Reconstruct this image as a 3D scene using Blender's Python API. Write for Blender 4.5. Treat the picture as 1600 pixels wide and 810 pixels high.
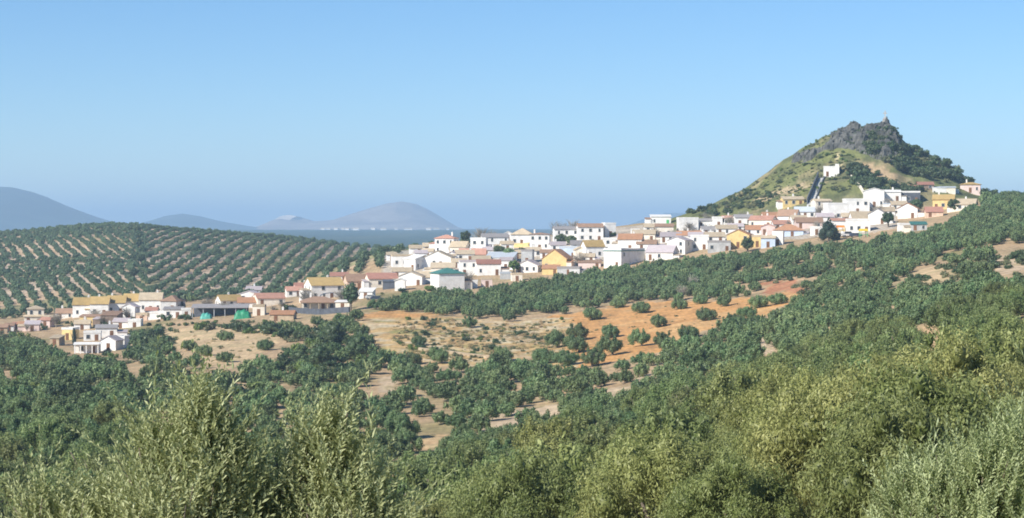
import bpy, math, random
import numpy as np
from mathutils import Vector, Matrix

# ------------------------------------------------------------------ scene, camera, sky, sun, exposure
scene = bpy.context.scene
for _o in list(bpy.data.objects):
    bpy.data.objects.remove(_o)
COL = scene.collection
rng = np.random.default_rng(11)
random.seed(5)

F = 3200.0                      # focal length in photograph pixels (1600 wide)
PITCH = math.atan(48.0 / F)     # horizon lies at row 357
cam_d = bpy.data.cameras.new('camera')
cam = bpy.data.objects.new('camera', cam_d)
COL.objects.link(cam)
cam_d.sensor_width = 36.0
cam_d.lens = F / 1600 * 36.0
cam_d.clip_start = 0.5
cam_d.clip_end = 60000
cam.location = (0, 0, 0)
cam.rotation_euler = (math.pi / 2 - PITCH, 0, 0)
scene.camera = cam

SUN_EL = math.radians(36)
SUN_AZ = math.atan2(-0.77, -0.64)          # measured from +Y towards +X: behind the camera, to the left
world = bpy.data.worlds.new('World')
scene.world = world
world.use_nodes = True
wn = world.node_tree.nodes
wl = world.node_tree.links
wn.clear()
w_out = wn.new('ShaderNodeOutputWorld')
w_bg = wn.new('ShaderNodeBackground')
w_sky = wn.new('ShaderNodeTexSky')
w_sky.sky_type = 'NISHITA'
w_sky.sun_disc = False
w_sky.sun_elevation = SUN_EL
w_sky.sun_rotation = SUN_AZ
w_sky.altitude = 1500
w_sky.air_density = 1.0
w_sky.dust_density = 0.0
w_sky.ozone_density = 6.0
w_bg.inputs['Strength'].default_value = 0.085
w_hs = wn.new('ShaderNodeHueSaturation')
w_hs.inputs['Saturation'].default_value = 1.14
wl.new(w_sky.outputs[0], w_hs.inputs['Color'])
wl.new(w_hs.outputs[0], w_bg.inputs['Color'])
wl.new(w_bg.outputs[0], w_out.inputs['Surface'])

sun_d = bpy.data.lights.new('sun', 'SUN')
sun_d.energy = 4.6
sun_d.angle = math.radians(0.5)
sun_d.color = (1.0, 0.95, 0.86)
sun = bpy.data.objects.new('sun', sun_d)
COL.objects.link(sun)
_to_sun = Vector((math.sin(SUN_AZ) * math.cos(SUN_EL), math.cos(SUN_AZ) * math.cos(SUN_EL), math.sin(SUN_EL)))
sun.rotation_euler = _to_sun.to_track_quat('Z', 'Y').to_euler()
sun.location = (-200, -200, 300)

scene.view_settings.view_transform = 'Standard'
scene.view_settings.look = 'None'
scene.view_settings.exposure = 0.66
scene.view_settings.gamma = 1.0
scene.view_settings.use_curve_mapping = False
scene.cycles.use_denoising = True
scene.cycles.volume_bounces = 1
scene.cycles.max_bounces = 6
scene.cycles.transparent_max_bounces = 6
scene.cycles.filter_width = 1.8

HAZE_DENSITY = 1.35e-4
HAZE_COLOR = (0.49, 0.70, 0.94)

# ------------------------------------------------------------------ helpers
def tag(o, label=None, cat=None, group=None, kind=None):
    if label: o['label'] = label
    if cat: o['category'] = cat
    if group: o['group'] = group
    if kind: o['kind'] = kind
    return o

def empty(name, loc, rz=0.0, scale=1.0):
    o = bpy.data.objects.new(name, None)
    o.empty_display_size = 0.5
    COL.objects.link(o)
    o.location = loc
    o.rotation_euler = (0, 0, rz)
    o.scale = (scale,) * 3 if not hasattr(scale, '__len__') else scale
    return o

def link(name, me, mat=None, parent=None, loc=None, rz=None):
    o = bpy.data.objects.new(name, me)
    COL.objects.link(o)
    if mat is not None and len(me.materials) == 0:
        me.materials.append(mat)
    if parent is not None:
        o.parent = parent
    if loc is not None: o.location = loc
    if rz is not None: o.rotation_euler = (0, 0, rz)
    return o

def np_mesh(name, verts, faces, smooth=False, tint=None):
    """faces: (n,k) array of equal-size polygons"""
    me = bpy.data.meshes.new(name)
    verts = np.asarray(verts, dtype=np.float32)
    faces = np.asarray(faces, dtype=np.int32)
    n, k = faces.shape
    me.vertices.add(len(verts))
    me.vertices.foreach_set('co', verts.ravel())
    me.loops.add(n * k)
    me.loops.foreach_set('vertex_index', faces.ravel())
    me.polygons.add(n)
    me.polygons.foreach_set('loop_start', np.arange(n, dtype=np.int32) * k)
    me.polygons.foreach_set('loop_total', np.full(n, k, dtype=np.int32))
    me.polygons.foreach_set('use_smooth', np.full(n, smooth, dtype=bool))
    if tint is not None:
        at = me.attributes.new('tint', 'FLOAT', 'FACE')
        at.data.foreach_set('value', np.asarray(tint, dtype=np.float32))
    me.update(calc_edges=True)
    return me

def py_mesh(name, verts, faces, smooth=False):
    me = bpy.data.meshes.new(name)
    me.from_pydata([tuple(v) for v in verts], [], [tuple(f) for f in faces])
    if smooth:
        me.polygons.foreach_set('use_smooth', [True] * len(me.polygons))
    me.update()
    return me

BOXF = [(0, 3, 2, 1), (4, 5, 6, 7), (0, 1, 5, 4), (1, 2, 6, 5), (2, 3, 7, 6), (3, 0, 4, 7)]
class MB:
    def __init__(s): s.v = []; s.f = []
    def add(s, v, f):
        n = len(s.v); s.v += [tuple(p) for p in v]; s.f += [tuple(i + n for i in q) for q in f]; return s
    def box(s, x0, x1, y0, y1, z0, z1):
        return s.add([(x0, y0, z0), (x1, y0, z0), (x1, y1, z0), (x0, y1, z0), (x0, y0, z1), (x1, y0, z1), (x1, y1, z1), (x0, y1, z1)], BOXF)
    def prism(s, prof, a0, a1, axis='x'):
        """prof: closed list of (b,z); extruded along axis"""
        n = len(prof)
        if axis == 'x': v = [(a0, b, z) for b, z in prof] + [(a1, b, z) for b, z in prof]
        else: v = [(b, a0, z) for b, z in prof] + [(b, a1, z) for b, z in prof]
        f = [tuple(range(n))[::-1], tuple(range(n, 2 * n))] + [(i, (i + 1) % n, n + (i + 1) % n, n + i) for i in range(n)]
        return s.add(v, f)
    def tube(s, pts, rad, sides=6):
        pts = [Vector(p) for p in pts]; base = len(s.v); m = len(pts)
        for i, p in enumerate(pts):
            t = (pts[min(i + 1, m - 1)] - pts[max(i - 1, 0)]).normalized()
            a = t.orthogonal().normalized(); b = t.cross(a)
            for k in range(sides):
                an = 2 * math.pi * k / sides
                s.v.append(tuple(p + (a * math.cos(an) + b * math.sin(an)) * rad[i]))
        for i in range(m - 1):
            for k in range(sides):
                k2 = (k + 1) % sides
                s.f.append((base + i * sides + k, base + i * sides + k2, base + (i + 1) * sides + k2, base + (i + 1) * sides + k))
        s.f.append(tuple(base + k for k in range(sides))[::-1])
        s.f.append(tuple(base + (m - 1) * sides + k for k in range(sides)))
        return s
    def mesh(s, name, smooth=False): return py_mesh(name, s.v, s.f, smooth)
    def build(s, name, mat, parent=None, smooth=False, loc=None, rz=None):
        return link(name, s.mesh(name, smooth), mat, parent, loc, rz)

def vnoise(x, y, seed=0):
    """smooth 2-D value noise in 0..1 (numpy)"""
    xi = np.floor(x).astype(np.int64); yi = np.floor(y).astype(np.int64)
    xf = x - xi; yf = y - yi
    def hsh(a, b):
        h = (a * 374761393 + b * 668265263 + seed * 1442695041) & 0xffffffff
        h = ((h ^ (h >> 13)) * 1274126177) & 0xffffffff
        return ((h ^ (h >> 16)) & 0xffff) / 65535.0
    u = xf * xf * (3 - 2 * xf); v = yf * yf * (3 - 2 * yf)
    return (hsh(xi, yi) * (1 - u) + hsh(xi + 1, yi) * u) * (1 - v) + (hsh(xi, yi + 1) * (1 - u) + hsh(xi + 1, yi + 1) * u) * v

def fbm(x, y, seed=0, octs=4):
    s = 0; a = .5; t = 0
    for i in range(octs):
        s = s + a * vnoise(x, y, seed + i * 17); t += a; a *= .5; x = x * 2.03 + 3.1; y = y * 2.03 + 1.7
    return s / t

def inpoly(px, py, poly):
    px = np.asarray(px, float); py = np.asarray(py, float)
    r = np.zeros(px.shape, bool); n = len(poly); j = n - 1
    for i in range(n):
        xi, yi = poly[i]; xj, yj = poly[j]
        c = ((yi > py) != (yj > py)) & (px < (xj - xi) * (py - yi) / ((yj - yi) or 1e-9) + xi)
        r ^= c; j = i
    return r

SP, CP = math.sin(PITCH), math.cos(PITCH)
def ray(px, py):
    u = (px - 800) / F; v = (405 - py) / F
    dy = CP + v * SP; dz = -SP + v * CP
    return u / dy, dz / dy             # x and z per metre of forward distance
def project(x, y, z):
    d = y * CP - z * SP; up = y * SP + z * CP
    return 800 + F * x / d, 405 - F * up / d

# ------------------------------------------------------------------ terrain heights
def pchip(x, y, xn):
    x = np.asarray(x, float); y = np.asarray(y, float); h = np.diff(x); dl = np.diff(y) / h
    m = np.zeros_like(y); m[0] = dl[0]; m[-1] = dl[-1]
    for i in range(1, len(x) - 1):
        if dl[i - 1] * dl[i] > 0:
            w1 = 2 * h[i] + h[i - 1]; w2 = h[i] + 2 * h[i - 1]
            m[i] = (w1 + w2) / (w1 / dl[i - 1] + w2 / dl[i])
    k = np.clip(np.searchsorted(x, xn) - 1, 0, len(x) - 2)
    t = (xn - x[k]) / h[k]; t2 = t * t; t3 = t2 * t
    return (2 * t3 - 3 * t2 + 1) * y[k] + (t3 - 2 * t2 + t) * h[k] * m[k] + (-2 * t3 + 3 * t2) * y[k + 1] + (t3 - t2) * h[k] * m[k + 1]

KD = [2, 16, 30, 50, 80, 120, 180, 260, 350, 450, 550, 600, 650, 700, 750, 800, 850, 900, 1000, 1150, 1300, 1450, 1700, 2200, 3000, 5000, 7000, 12000, 30000]
FARZ = [-30, -32, -19, -7, -6, -6]
COLZ = {
 -700: [-1.8, -5.8, -8.5, -12, -16, -20.5, -25, -29, -32, -34, -36, -36.6, -37, -37, -37, -37, -36.5, -35, -32, -27, -21, -15, -20],
 0:    [-1.8, -5.8, -8.5, -12, -16, -20.5, -25, -28.5, -31, -33, -35, -35.6, -36, -35, -34.5, -35.5, -33.5, -30.5, -26, -18, -10, -4.5, -15],
 180:  [-1.8, -5.8, -8.5, -12, -16, -20.5, -25, -28.5, -31, -33, -35, -35.5, -34.5, -32.5, -30.5, -31, -30, -27.5, -22.5, -14, -4.5, 1.4, -10],
 300:  [-1.8, -5.8, -8.5, -12, -16, -20.5, -25, -29, -31.5, -32.5, -31.5, -31, -30.5, -29.5, -28.5, -29, -29, -27.5, -23.5, -15.5, -7.5, -2.3, -12],
 450:  [-1.8, -5.8, -8.5, -12, -16, -20.5, -25.5, -30, -33, -32.5, -30, -28.5, -27.5, -26.5, -25.5, -26, -26, -24.5, -22, -16.5, -11, -8.0, -17],
 600:  [-1.8, -5.8, -9.0, -12.3, -16.3, -20.8, -26, -32, -34.5, -32.5, -27.5, -25.5, -24, -22, -19.5, -15.5, -12, -10.5, -15, -18, -16, -14.5, -24],
 720:  [-1.8, -5.8, -9.2, -12.5, -16.3, -20.5, -25, -31, -34, -32, -27.5, -25.3, -23, -20.5, -17.5, -13, -9, -7, -10, -16, -17, -15.5, -25],
 820:  [-1.8, -5.6, -9.2, -12.3, -16, -20, -24, -29.5, -33, -31.5, -27.5, -25, -22.5, -19.8, -16.5, -11.5, -6.5, -4.5, -9, -18, -22, -24, -28],
 1000: [-1.8, -5.2, -8.5, -11.5, -14.8, -17.8, -21, -26, -29, -28, -25, -23, -20.5, -17, -12.5, -6, -1, 2, 0, -12, -20, -24, -28],
 1200: [-1.8, -4.8, -7.6, -9.9, -12.6, -15, -17.8, -21, -22.8, -22.5, -20, -17.5, -14.5, -10, -5.5, 0, 6, 10, 8, -5, -16, -22, -28],
 1400: [-1.8, -4.6, -7.4, -9.6, -11.8, -13.2, -15.2, -17, -17, -15, -11, -8.5, -6, -2.5, 1.5, 6, 10, 13, 10, 0, -12, -20, -28],
 1600: [-1.8, -4.4, -7.2, -9, -10.4, -11.6, -12.4, -12.6, -11.3, -8.5, -4.5, -1.8, 1, 4, 7.3, 10.5, 12.2, 12.4, 8, -5, -14, -20, -28],
 2300: [-1.8, -4.2, -7.0, -8.5, -9.6, -10, -10, -9, -7, -4, -1, 1, 4, 7, 9, 11, 12, 11, 6, -5, -14, -20, -28],
}
_cols = sorted(COLZ)
_ld = np.log(np.array(KD, float))
GD = np.exp(np.linspace(math.log(2.0), math.log(30000.0), 1400))
_tab = np.array([pchip(_ld, np.array(COLZ[c] + FARZ, float), np.log(GD)) for c in _cols])   # cols x GD
GP = np.arange(-700, 2301, 10.0)
_grid = np.array([pchip(np.array(_cols, float), _tab[:, j], GP) for j in range(len(GD))])     # GD x GP

SIL = [(1020, 352), (1060, 338), (1110, 322), (1160, 299), (1200, 274), (1235, 246), (1260, 227), (1290, 210), (1320, 200), (1350, 195), (1383, 190), (1398, 200),
       (1412, 224), (1440, 238), (1470, 250), (1495, 266), (1520, 291), (1560, 308), (1600, 318), (1660, 330)]
_sx = np.array([p[0] for p in SIL], float); _sy = np.array([p[1] for p in SIL], float)

def _lookup(px, d):
    fi = (np.log(np.clip(d, 2.0, 29999.0)) - math.log(2.0)) / (math.log(30000.0) - math.log(2.0)) * (len(GD) - 1)
    fj = np.clip((px + 700) / 10.0, 0, len(GP) - 1.001)
    i = np.clip(fi.astype(int), 0, len(GD) - 2); j = fj.astype(int); a = fi - i; b = fj - j
    return (_grid[i, j] * (1 - a) + _grid[i + 1, j] * a) * (1 - b) + (_grid[i, j + 1] * (1 - a) + _grid[i + 1, j + 1] * a) * b

def sstep(t):
    t = np.clip(t, 0, 1); return t * t * (3 - 2 * t)

def H(x, y):
    """ground height; y is metres ahead of the camera"""
    x = np.asarray(x, float); y = np.maximum(np.asarray(y, float), 2.0)
    px = 800 + F * x / y
    z = _lookup(px, y)
    zb = _lookup(px, np.full_like(y, 900.0))
    zs = (357 - np.interp(px, _sx, _sy)) * 900 / F
    add = np.maximum(0, zs - zb)
    k = np.where((px < 1020) | (px > 1660), 0.0, 1.0)
    g = np.where(y < 900, sstep((y - 808) / 92.0) ** 1.05, 1 - sstep((y - 900) / 120.0))
    z = z + k * add * g
    amp = np.clip(y / 300, 0.1, 1.0) * np.where(y > 1700, 3.0, 1.0)
    z = z + (fbm(x / 22, y / 22, 3, 4) - .5) * 1.5 * amp * np.clip((y - 10) / 40, 0, 1)
    rough = k * np.clip(g * add / 10, 0, 1)
    z = z + rough * (fbm(x / 9, y / 9, 9, 4) - .5) * 4.0
    return z
def Hs(x, y): return float(H(np.array([x]), np.array([y]))[0])

_ds = np.exp(np.linspace(math.log(12), math.log(1560), 1600))
def hit(px, py, dmin=60):
    """first ground point along the sight line through a photograph pixel"""
    ax, az = ray(px, py)
    z = H(ax * _ds, _ds)
    ok = np.where((z >= az * _ds) & (_ds > dmin))[0]
    if len(ok) == 0:
        band = (_ds > max(dmin, 700)) & (_ds < 930)
        k = np.argmax(np.where(band, z / _ds - az, -9))
    else: k = ok[0]
    d = _ds[k]
    return ax * d, d, float(z[k])

# ------------------------------------------------------------------ materials
def nodes_of(name):
    m = bpy.data.materials.new(name); m.use_nodes = True
    nt = m.node_tree; nt.nodes.clear()
    out = nt.nodes.new('ShaderNodeOutputMaterial')
    return m, nt, out
def N(nt, t, **kw):
    n = nt.nodes.new(t)
    for k, v in kw.items():
        if k in n.inputs.keys(): n.inputs[k].default_value = v
        else: setattr(n, k, v)
    return n
def c4(c): return (c[0], c[1], c[2], 1.0)

def mat_plain(name, col, rough=0.8, var=0.12, scale=0.6, bump=0.0, spec=0.3, stain=None):
    m, nt, out = nodes_of(name)
    p = N(nt, 'ShaderNodeBsdfPrincipled', Roughness=rough); p.inputs['Specular IOR Level'].default_value = spec
    tc = N(nt, 'ShaderNodeTexCoord'); oi = N(nt, 'ShaderNodeObjectInfo')
    nz = N(nt, 'ShaderNodeTexNoise', Scale=scale, Detail=6.0, Roughness=0.65)
    add = N(nt, 'ShaderNodeVectorMath', operation='ADD')
    nt.links.new(tc.outputs['Object'], add.inputs[0]); 
    sc = N(nt, 'ShaderNodeVectorMath', operation='SCALE'); sc.inputs['Scale'].default_value = 37.0
    cb = N(nt, 'ShaderNodeCombineXYZ'); nt.links.new(oi.outputs['Random'], cb.inputs[0]); nt.links.new(oi.outputs['Random'], cb.inputs[2])
    nt.links.new(cb.outputs[0], sc.inputs[0]); nt.links.new(sc.outputs[0], add.inputs[1]); nt.links.new(add.outputs[0], nz.inputs['Vector'])
    rp = N(nt, 'ShaderNodeValToRGB')
    lo = tuple(c * (1 - var * 1.6) for c in col); hi = tuple(min(.92, c * (1 + var)) for c in col)
    rp.color_ramp.elements[0].position = .32; rp.color_ramp.elements[0].color = c4(lo if stain is None else stain)
    rp.color_ramp.elements[1].position = .62; rp.color_ramp.elements[1].color = c4(hi)
    nt.links.new(nz.outputs['Fac'], rp.inputs[0])
    hs = N(nt, 'ShaderNodeHueSaturation')
    mr = N(nt, 'ShaderNodeMapRange'); mr.inputs['To Min'].default_value = 1 - var * .8; mr.inputs['To Max'].default_value = 1 + var * .4
    nt.links.new(oi.outputs['Random'], mr.inputs[0]); nt.links.new(mr.outputs[0], hs.inputs['Value']); nt.links.new(rp.outputs[0], hs.inputs['Color'])
    nt.links.new(hs.outputs[0], p.inputs['Base Color'])
    if bump:
        b = N(nt, 'ShaderNodeBump', Strength=bump, Distance=0.05); nt.links.new(nz.outputs['Fac'], b.inputs['Height']); nt.links.new(b.outputs[0], p.inputs['Normal'])
    nt.links.new(p.outputs[0], out.inputs[0])
    return m

def mat_tiles(name, col, var=0.3):
    m, nt, out = nodes_of(name)
    p = N(nt, 'ShaderNodeBsdfPrincipled', Roughness=0.85); p.inputs['Specular IOR Level'].default_value = 0.2
    tc = N(nt, 'ShaderNodeTexCoord'); oi = N(nt, 'ShaderNodeObjectInfo')
    wv = N(nt, 'ShaderNodeTexWave', Scale=1.3, Distortion=0.4); wv.bands_direction = 'X'
    nz = N(nt, 'ShaderNodeTexNoise', Scale=0.55, Detail=7.0, Roughness=0.7)
    nz2 = N(nt, 'ShaderNodeTexNoise', Scale=5.0, Detail=3.0)
    for n in (wv, nz, nz2): nt.links.new(tc.outputs['Object'], n.inputs['Vector'])
    rp = N(nt, 'ShaderNodeValToRGB')
    rp.color_ramp.elements[0].position = .3; rp.color_ramp.elements[0].color = c4(tuple(c * (1 - var) for c in col))
    rp.color_ramp.elements[1].position = .7; rp.color_ramp.elements[1].color = c4(tuple(c * (1 + var) for c in col))
    ad = N(nt, 'ShaderNodeMath', operation='ADD'); ml = N(nt, 'ShaderNodeMath', operation='MULTIPLY'); ml.inputs[1].default_value = .5
    nt.links.new(nz.outputs['Fac'], ad.inputs[0]); nt.links.new(nz2.outputs['Fac'], ad.inputs[1]); nt.links.new(ad.outputs[0], ml.inputs[0]); nt.links.new(ml.outputs[0], rp.inputs[0])
    hs = N(nt, 'ShaderNodeHueSaturation'); mr = N(nt, 'ShaderNodeMapRange'); mr.inputs['To Min'].default_value = .8; mr.inputs['To Max'].default_value = 1.15
    nt.links.new(oi.outputs['Random'], mr.inputs[0]); nt.links.new(mr.outputs[0], hs.inputs['Value']); nt.links.new(rp.outputs[0], hs.inputs['Color'])
    nt.links.new(hs.outputs[0], p.inputs['Base Color'])
    b = N(nt, 'ShaderNodeBump', Strength=0.7, Distance=0.08); nt.links.new(wv.outputs['Fac'], b.inputs['Height']); nt.links.new(b.outputs[0], p.inputs['Normal'])
    nt.links.new(p.outputs[0], out.inputs[0])
    return m

def mat_leaf(name, lo, hi, trans=0.22, rough=0.5, objvar=0.25, spec=0.35):
    """leaf colour: each leaf clump has its own tint, each tree its own value"""
    m, nt, out = nodes_of(name)
    p = N(nt, 'ShaderNodeBsdfPrincipled', Roughness=rough); p.inputs['Specular IOR Level'].default_value = spec
    at = N(nt, 'ShaderNodeAttribute', attribute_name='tint'); oi = N(nt, 'ShaderNodeObjectInfo')
    mx = N(nt, 'ShaderNodeMix', data_type='RGBA'); mx.inputs[6].default_value = c4(lo); mx.inputs[7].default_value = c4(hi)
    nt.links.new(at.outputs['Fac'], mx.inputs[0])
    hs = N(nt, 'ShaderNodeHueSaturation')
    mr = N(nt, 'ShaderNodeMapRange'); mr.inputs['To Min'].default_value = 1 - objvar; mr.inputs['To Max'].default_value = 1 + objvar
    mh = N(nt, 'ShaderNodeMapRange'); mh.inputs['To Min'].default_value = .475; mh.inputs['To Max'].default_value = .515
    fr = N(nt, 'ShaderNodeMath', operation='FRACT'); m7 = N(nt, 'ShaderNodeMath', operation='MULTIPLY'); m7.inputs[1].default_value = 7.31
    nt.links.new(oi.outputs['Random'], m7.inputs[0]); nt.links.new(m7.outputs[0], fr.inputs[0]); nt.links.new(fr.outputs[0], mh.inputs[0])
    nt.links.new(oi.outputs['Random'], mr.inputs[0]); nt.links.new(mr.outputs[0], hs.inputs['Value']); nt.links.new(mh.outputs[0], hs.inputs['Hue'])
    nt.links.new(mx.outputs[2], hs.inputs['Color']); nt.links.new(hs.outputs[0], p.inputs['Base Color'])
    tr = N(nt, 'ShaderNodeBsdfTranslucent'); nt.links.new(hs.outputs[0], tr.inputs['Color'])
    ms = N(nt, 'ShaderNodeMixShader'); ms.inputs[0].default_value = trans
    nt.links.new(p.outputs[0], ms.inputs[1]); nt.links.new(tr.outputs[0], ms.inputs[2]); nt.links.new(ms.outputs[0], out.inputs[0])
    return m

def mat_ground():
    m, nt, out = nodes_of('soil_and_grass')
    p = N(nt, 'ShaderNodeBsdfPrincipled', Roughness=0.95); p.inputs['Specular IOR Level'].default_value = 0.1
    at = N(nt, 'ShaderNodeAttribute', attribute_name='soil'); tc = N(nt, 'ShaderNodeTexCoord')
    n1 = N(nt, 'ShaderNodeTexNoise', Scale=0.35, Detail=9.0, Roughness=0.7); n2 = N(nt, 'ShaderNodeTexNoise', Scale=0.07, Detail=6.0, Roughness=0.6)
    nt.links.new(tc.outputs['Object'], n1.inputs['Vector']); nt.links.new(tc.outputs['Object'], n2.inputs['Vector'])
    mr = N(nt, 'ShaderNodeMapRange'); mr.inputs['From Min'].default_value = .3; mr.inputs['From Max'].default_value = .7; mr.inputs['To Min'].default_value = .62; mr.inputs['To Max'].default_value = 1.28
    nt.links.new(n1.outputs['Fac'], mr.inputs[0])
    mr2 = N(nt, 'ShaderNodeMapRange'); mr2.inputs['From Min'].default_value = .3; mr2.inputs['From Max'].default_value = .7; mr2.inputs['To Min'].default_value = .85; mr2.inputs['To Max'].default_value = 1.12
    nt.links.new(n2.outputs['Fac'], mr2.inputs[0])
    mm = N(nt, 'ShaderNodeMath', operation='MULTIPLY'); nt.links.new(mr.outputs[0], mm.inputs[0]); nt.links.new(mr2.outputs[0], mm.inputs[1])
    hs = N(nt, 'ShaderNodeHueSaturation'); nt.links.new(at.outputs['Color'], hs.inputs['Color']); nt.links.new(mm.outputs[0], hs.inputs['Value'])
    nt.links.new(hs.outputs[0], p.inputs['Base Color'])
    wv = N(nt, 'ShaderNodeTexWave', Scale=0.22, Distortion=6.0, Detail=3.0); wv.inputs['Detail Scale'].default_value = .6; nt.links.new(tc.outputs['Object'], wv.inputs['Vector'])
    mw = N(nt, 'ShaderNodeMapRange'); mw.inputs['To Min'].default_value = .94; mw.inputs['To Max'].default_value = 1.05; nt.links.new(wv.outputs['Fac'], mw.inputs[0])
    mm2 = N(nt, 'ShaderNodeMath', operation='MULTIPLY'); nt.links.new(mm.outputs[0], mm2.inputs[0]); nt.links.new(mw.outputs[0], mm2.inputs[1]); nt.links.new(mm2.outputs[0], hs.inputs['Value'])
    b = N(nt, 'ShaderNodeBump', Strength=0.5, Distance=0.6); nt.links.new(n1.outputs['Fac'], b.inputs['Height']); nt.links.new(b.outputs[0], p.inputs['Normal'])
    nt.links.new(p.outputs[0], out.inputs[0])
    return m

WALL = {
 'white': mat_plain('whitewash', (0.80, 0.78, 0.74), var=.05, stain=(.66, .63, .58)),
 'cream': mat_plain('cream_render', (0.78, 0.71, 0.60), var=.07, stain=(.64, .57, .46)),
 'yellow': mat_plain('yellow_render', (0.72, 0.54, 0.24), var=.08, stain=(.58, .42, .18)),
 'peach': mat_plain('peach_render', (0.72, 0.52, 0.38), var=.08, stain=(.58, .4, .29)),
 'pink': mat_plain('pink_render', (0.72, 0.56, 0.50), var=.07, stain=(.58, .45, .4)),
 'grey': mat_plain('grey_render', (0.46, 0.46, 0.45), var=.12, stain=(.33, .33, .32)),
 'tan': mat_plain('tan_stone', (0.46, 0.36, 0.24), var=.15, stain=(.3, .23, .15)),
 'blue': mat_plain('pale_blue_render_and_shade', (0.50, 0.58, 0.70), var=.08),  # blue render, and the painted blue shade of one house
 'dark': mat_plain('dark_concrete_and_shade', (0.10, 0.11, 0.13), var=.2),  # concrete, and a dark tone painted where shade lies
 'brown': mat_plain('brown_masonry', (0.22, 0.16, 0.12), var=.2),
}
ROOF = {
 'ochre': mat_tiles('ochre_roof_tiles', (0.46, 0.32, 0.13)),
 'tan': mat_tiles('tan_roof_tiles', (0.52, 0.42, 0.29)),
 'terra': mat_tiles('terracotta_roof_tiles', (0.47, 0.25, 0.14)),
 'brown': mat_tiles('brown_roof_tiles', (0.33, 0.21, 0.14)),
 'red': mat_tiles('red_roof_tiles', (0.38, 0.19, 0.14)),
 'salmon': mat_tiles('salmon_roof_tiles', (0.52, 0.28, 0.20)),
 'grey': mat_tiles('grey_roof_tiles', (0.30, 0.28, 0.27), .2),
 'lilac': mat_tiles('pale_mauve_roof_tiles', (0.46, 0.40, 0.40), .2),
 'green': mat_tiles('green_sheet_roof', (0.06, 0.19, 0.165), .15),
 'steel': mat_tiles('pale_steel_roof', (0.52, 0.56, 0.60), .12),
 'white': mat_plain('white_roof_deck', (0.74, 0.72, 0.68), var=.06, stain=(.6, .58, .54)),
 'dark': mat_plain('dark_roof_felt', (0.09, 0.10, 0.12), var=.2),
}
M_GLASS = mat_plain('dark_window_glass', (0.05, 0.06, 0.07), rough=.15, var=.1, spec=.5)
M_FRAME = mat_plain('painted_window_frame', (0.55, 0.52, 0.47), var=.1)
M_DOOR = mat_plain('brown_wooden_door', (0.20, 0.10, 0.05), var=.2)
M_BLUE = mat_plain('blue_painted_door', (0.03, 0.06, 0.42), var=.1)
M_GREEN = mat_plain('bright_green_paint', (0.10, 0.50, 0.16), var=.1)
M_METAL = mat_plain('galvanised_metal', (0.4, 0.42, 0.44), rough=.4, var=.15, spec=.5)
M_BARK = mat_plain('olive_bark', (0.16, 0.13, 0.10), var=.3, scale=3, bump=.6)
M_ROCK = mat_plain('dark_limestone', (0.125, 0.122, 0.11), var=.35, scale=.35, bump=1.0, stain=(.035, .038, .034))
M_STONE = mat_plain('pale_monument_stone', (0.45, 0.43, 0.40), var=.15)
M_GROUND = mat_ground()

# ------------------------------------------------------------------ ground sheet
FIELD = [(558, 490), (620, 487), (700, 494), (800, 503), (930, 482), (1000, 473), (1100, 470), (1180, 464), (1250, 452), (1262, 462), (1200, 492), (1120, 512), (1050, 535), (1030, 552), (960, 566), (900, 578), (820, 562), (740, 572), (640, 566), (600, 545), (566, 520)]
PATCHES = [
 [(262, 522), (300, 508), (345, 512), (372, 505), (436, 514), (440, 530), (405, 548), (362, 580), (330, 574), (310, 545), (270, 545)],
 [(752, 652), (800, 640), (830, 634), (900, 630), (950, 606), (985, 600), (1020, 578), (1036, 596), (1000, 618), (920, 640), (870, 660), (800, 672), (770, 690), (752, 690)],
 [(1432, 512), (1470, 508), (1480, 530), (1500, 580), (1470, 586), (1440, 560)],
 [(1522, 514), (1545, 512), (1556, 560), (1530, 565)],
 [(1572, 504), (1640, 494), (1640, 535), (1590, 530)],
 [(1180, 440), (1240, 438), (1262, 456), (1200, 462)],
 [(1420, 425), (1475, 412), (1500, 440), (1440, 450)],
 [(1530, 405), (1600, 396), (1640, 420), (1560, 428)],
 [(505, 565), (530, 570), (522, 596), (508, 590)],
 [(355, 590), (398, 592), (380, 615), (352, 612)],
 [(590, 590), (620, 586), (612, 612), (588, 612)],
 [(640, 690), (700, 676), (690, 700), (640, 706)],
 [(425, 640), (462, 640), (450, 660), (425, 656)],
 [(205, 668), (290, 650), (300, 662), (215, 680)],
 [(590, 735), (640, 728), (630, 752), (592, 758)],
 [(1085, 555), (1110, 545), (1108, 580), (1090, 580)],
 [(1180, 528), (1212, 520), (1206, 556), (1186, 552)],
 [(1286, 508), (1308, 500), (1304, 532), (1288, 530)],
]
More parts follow.
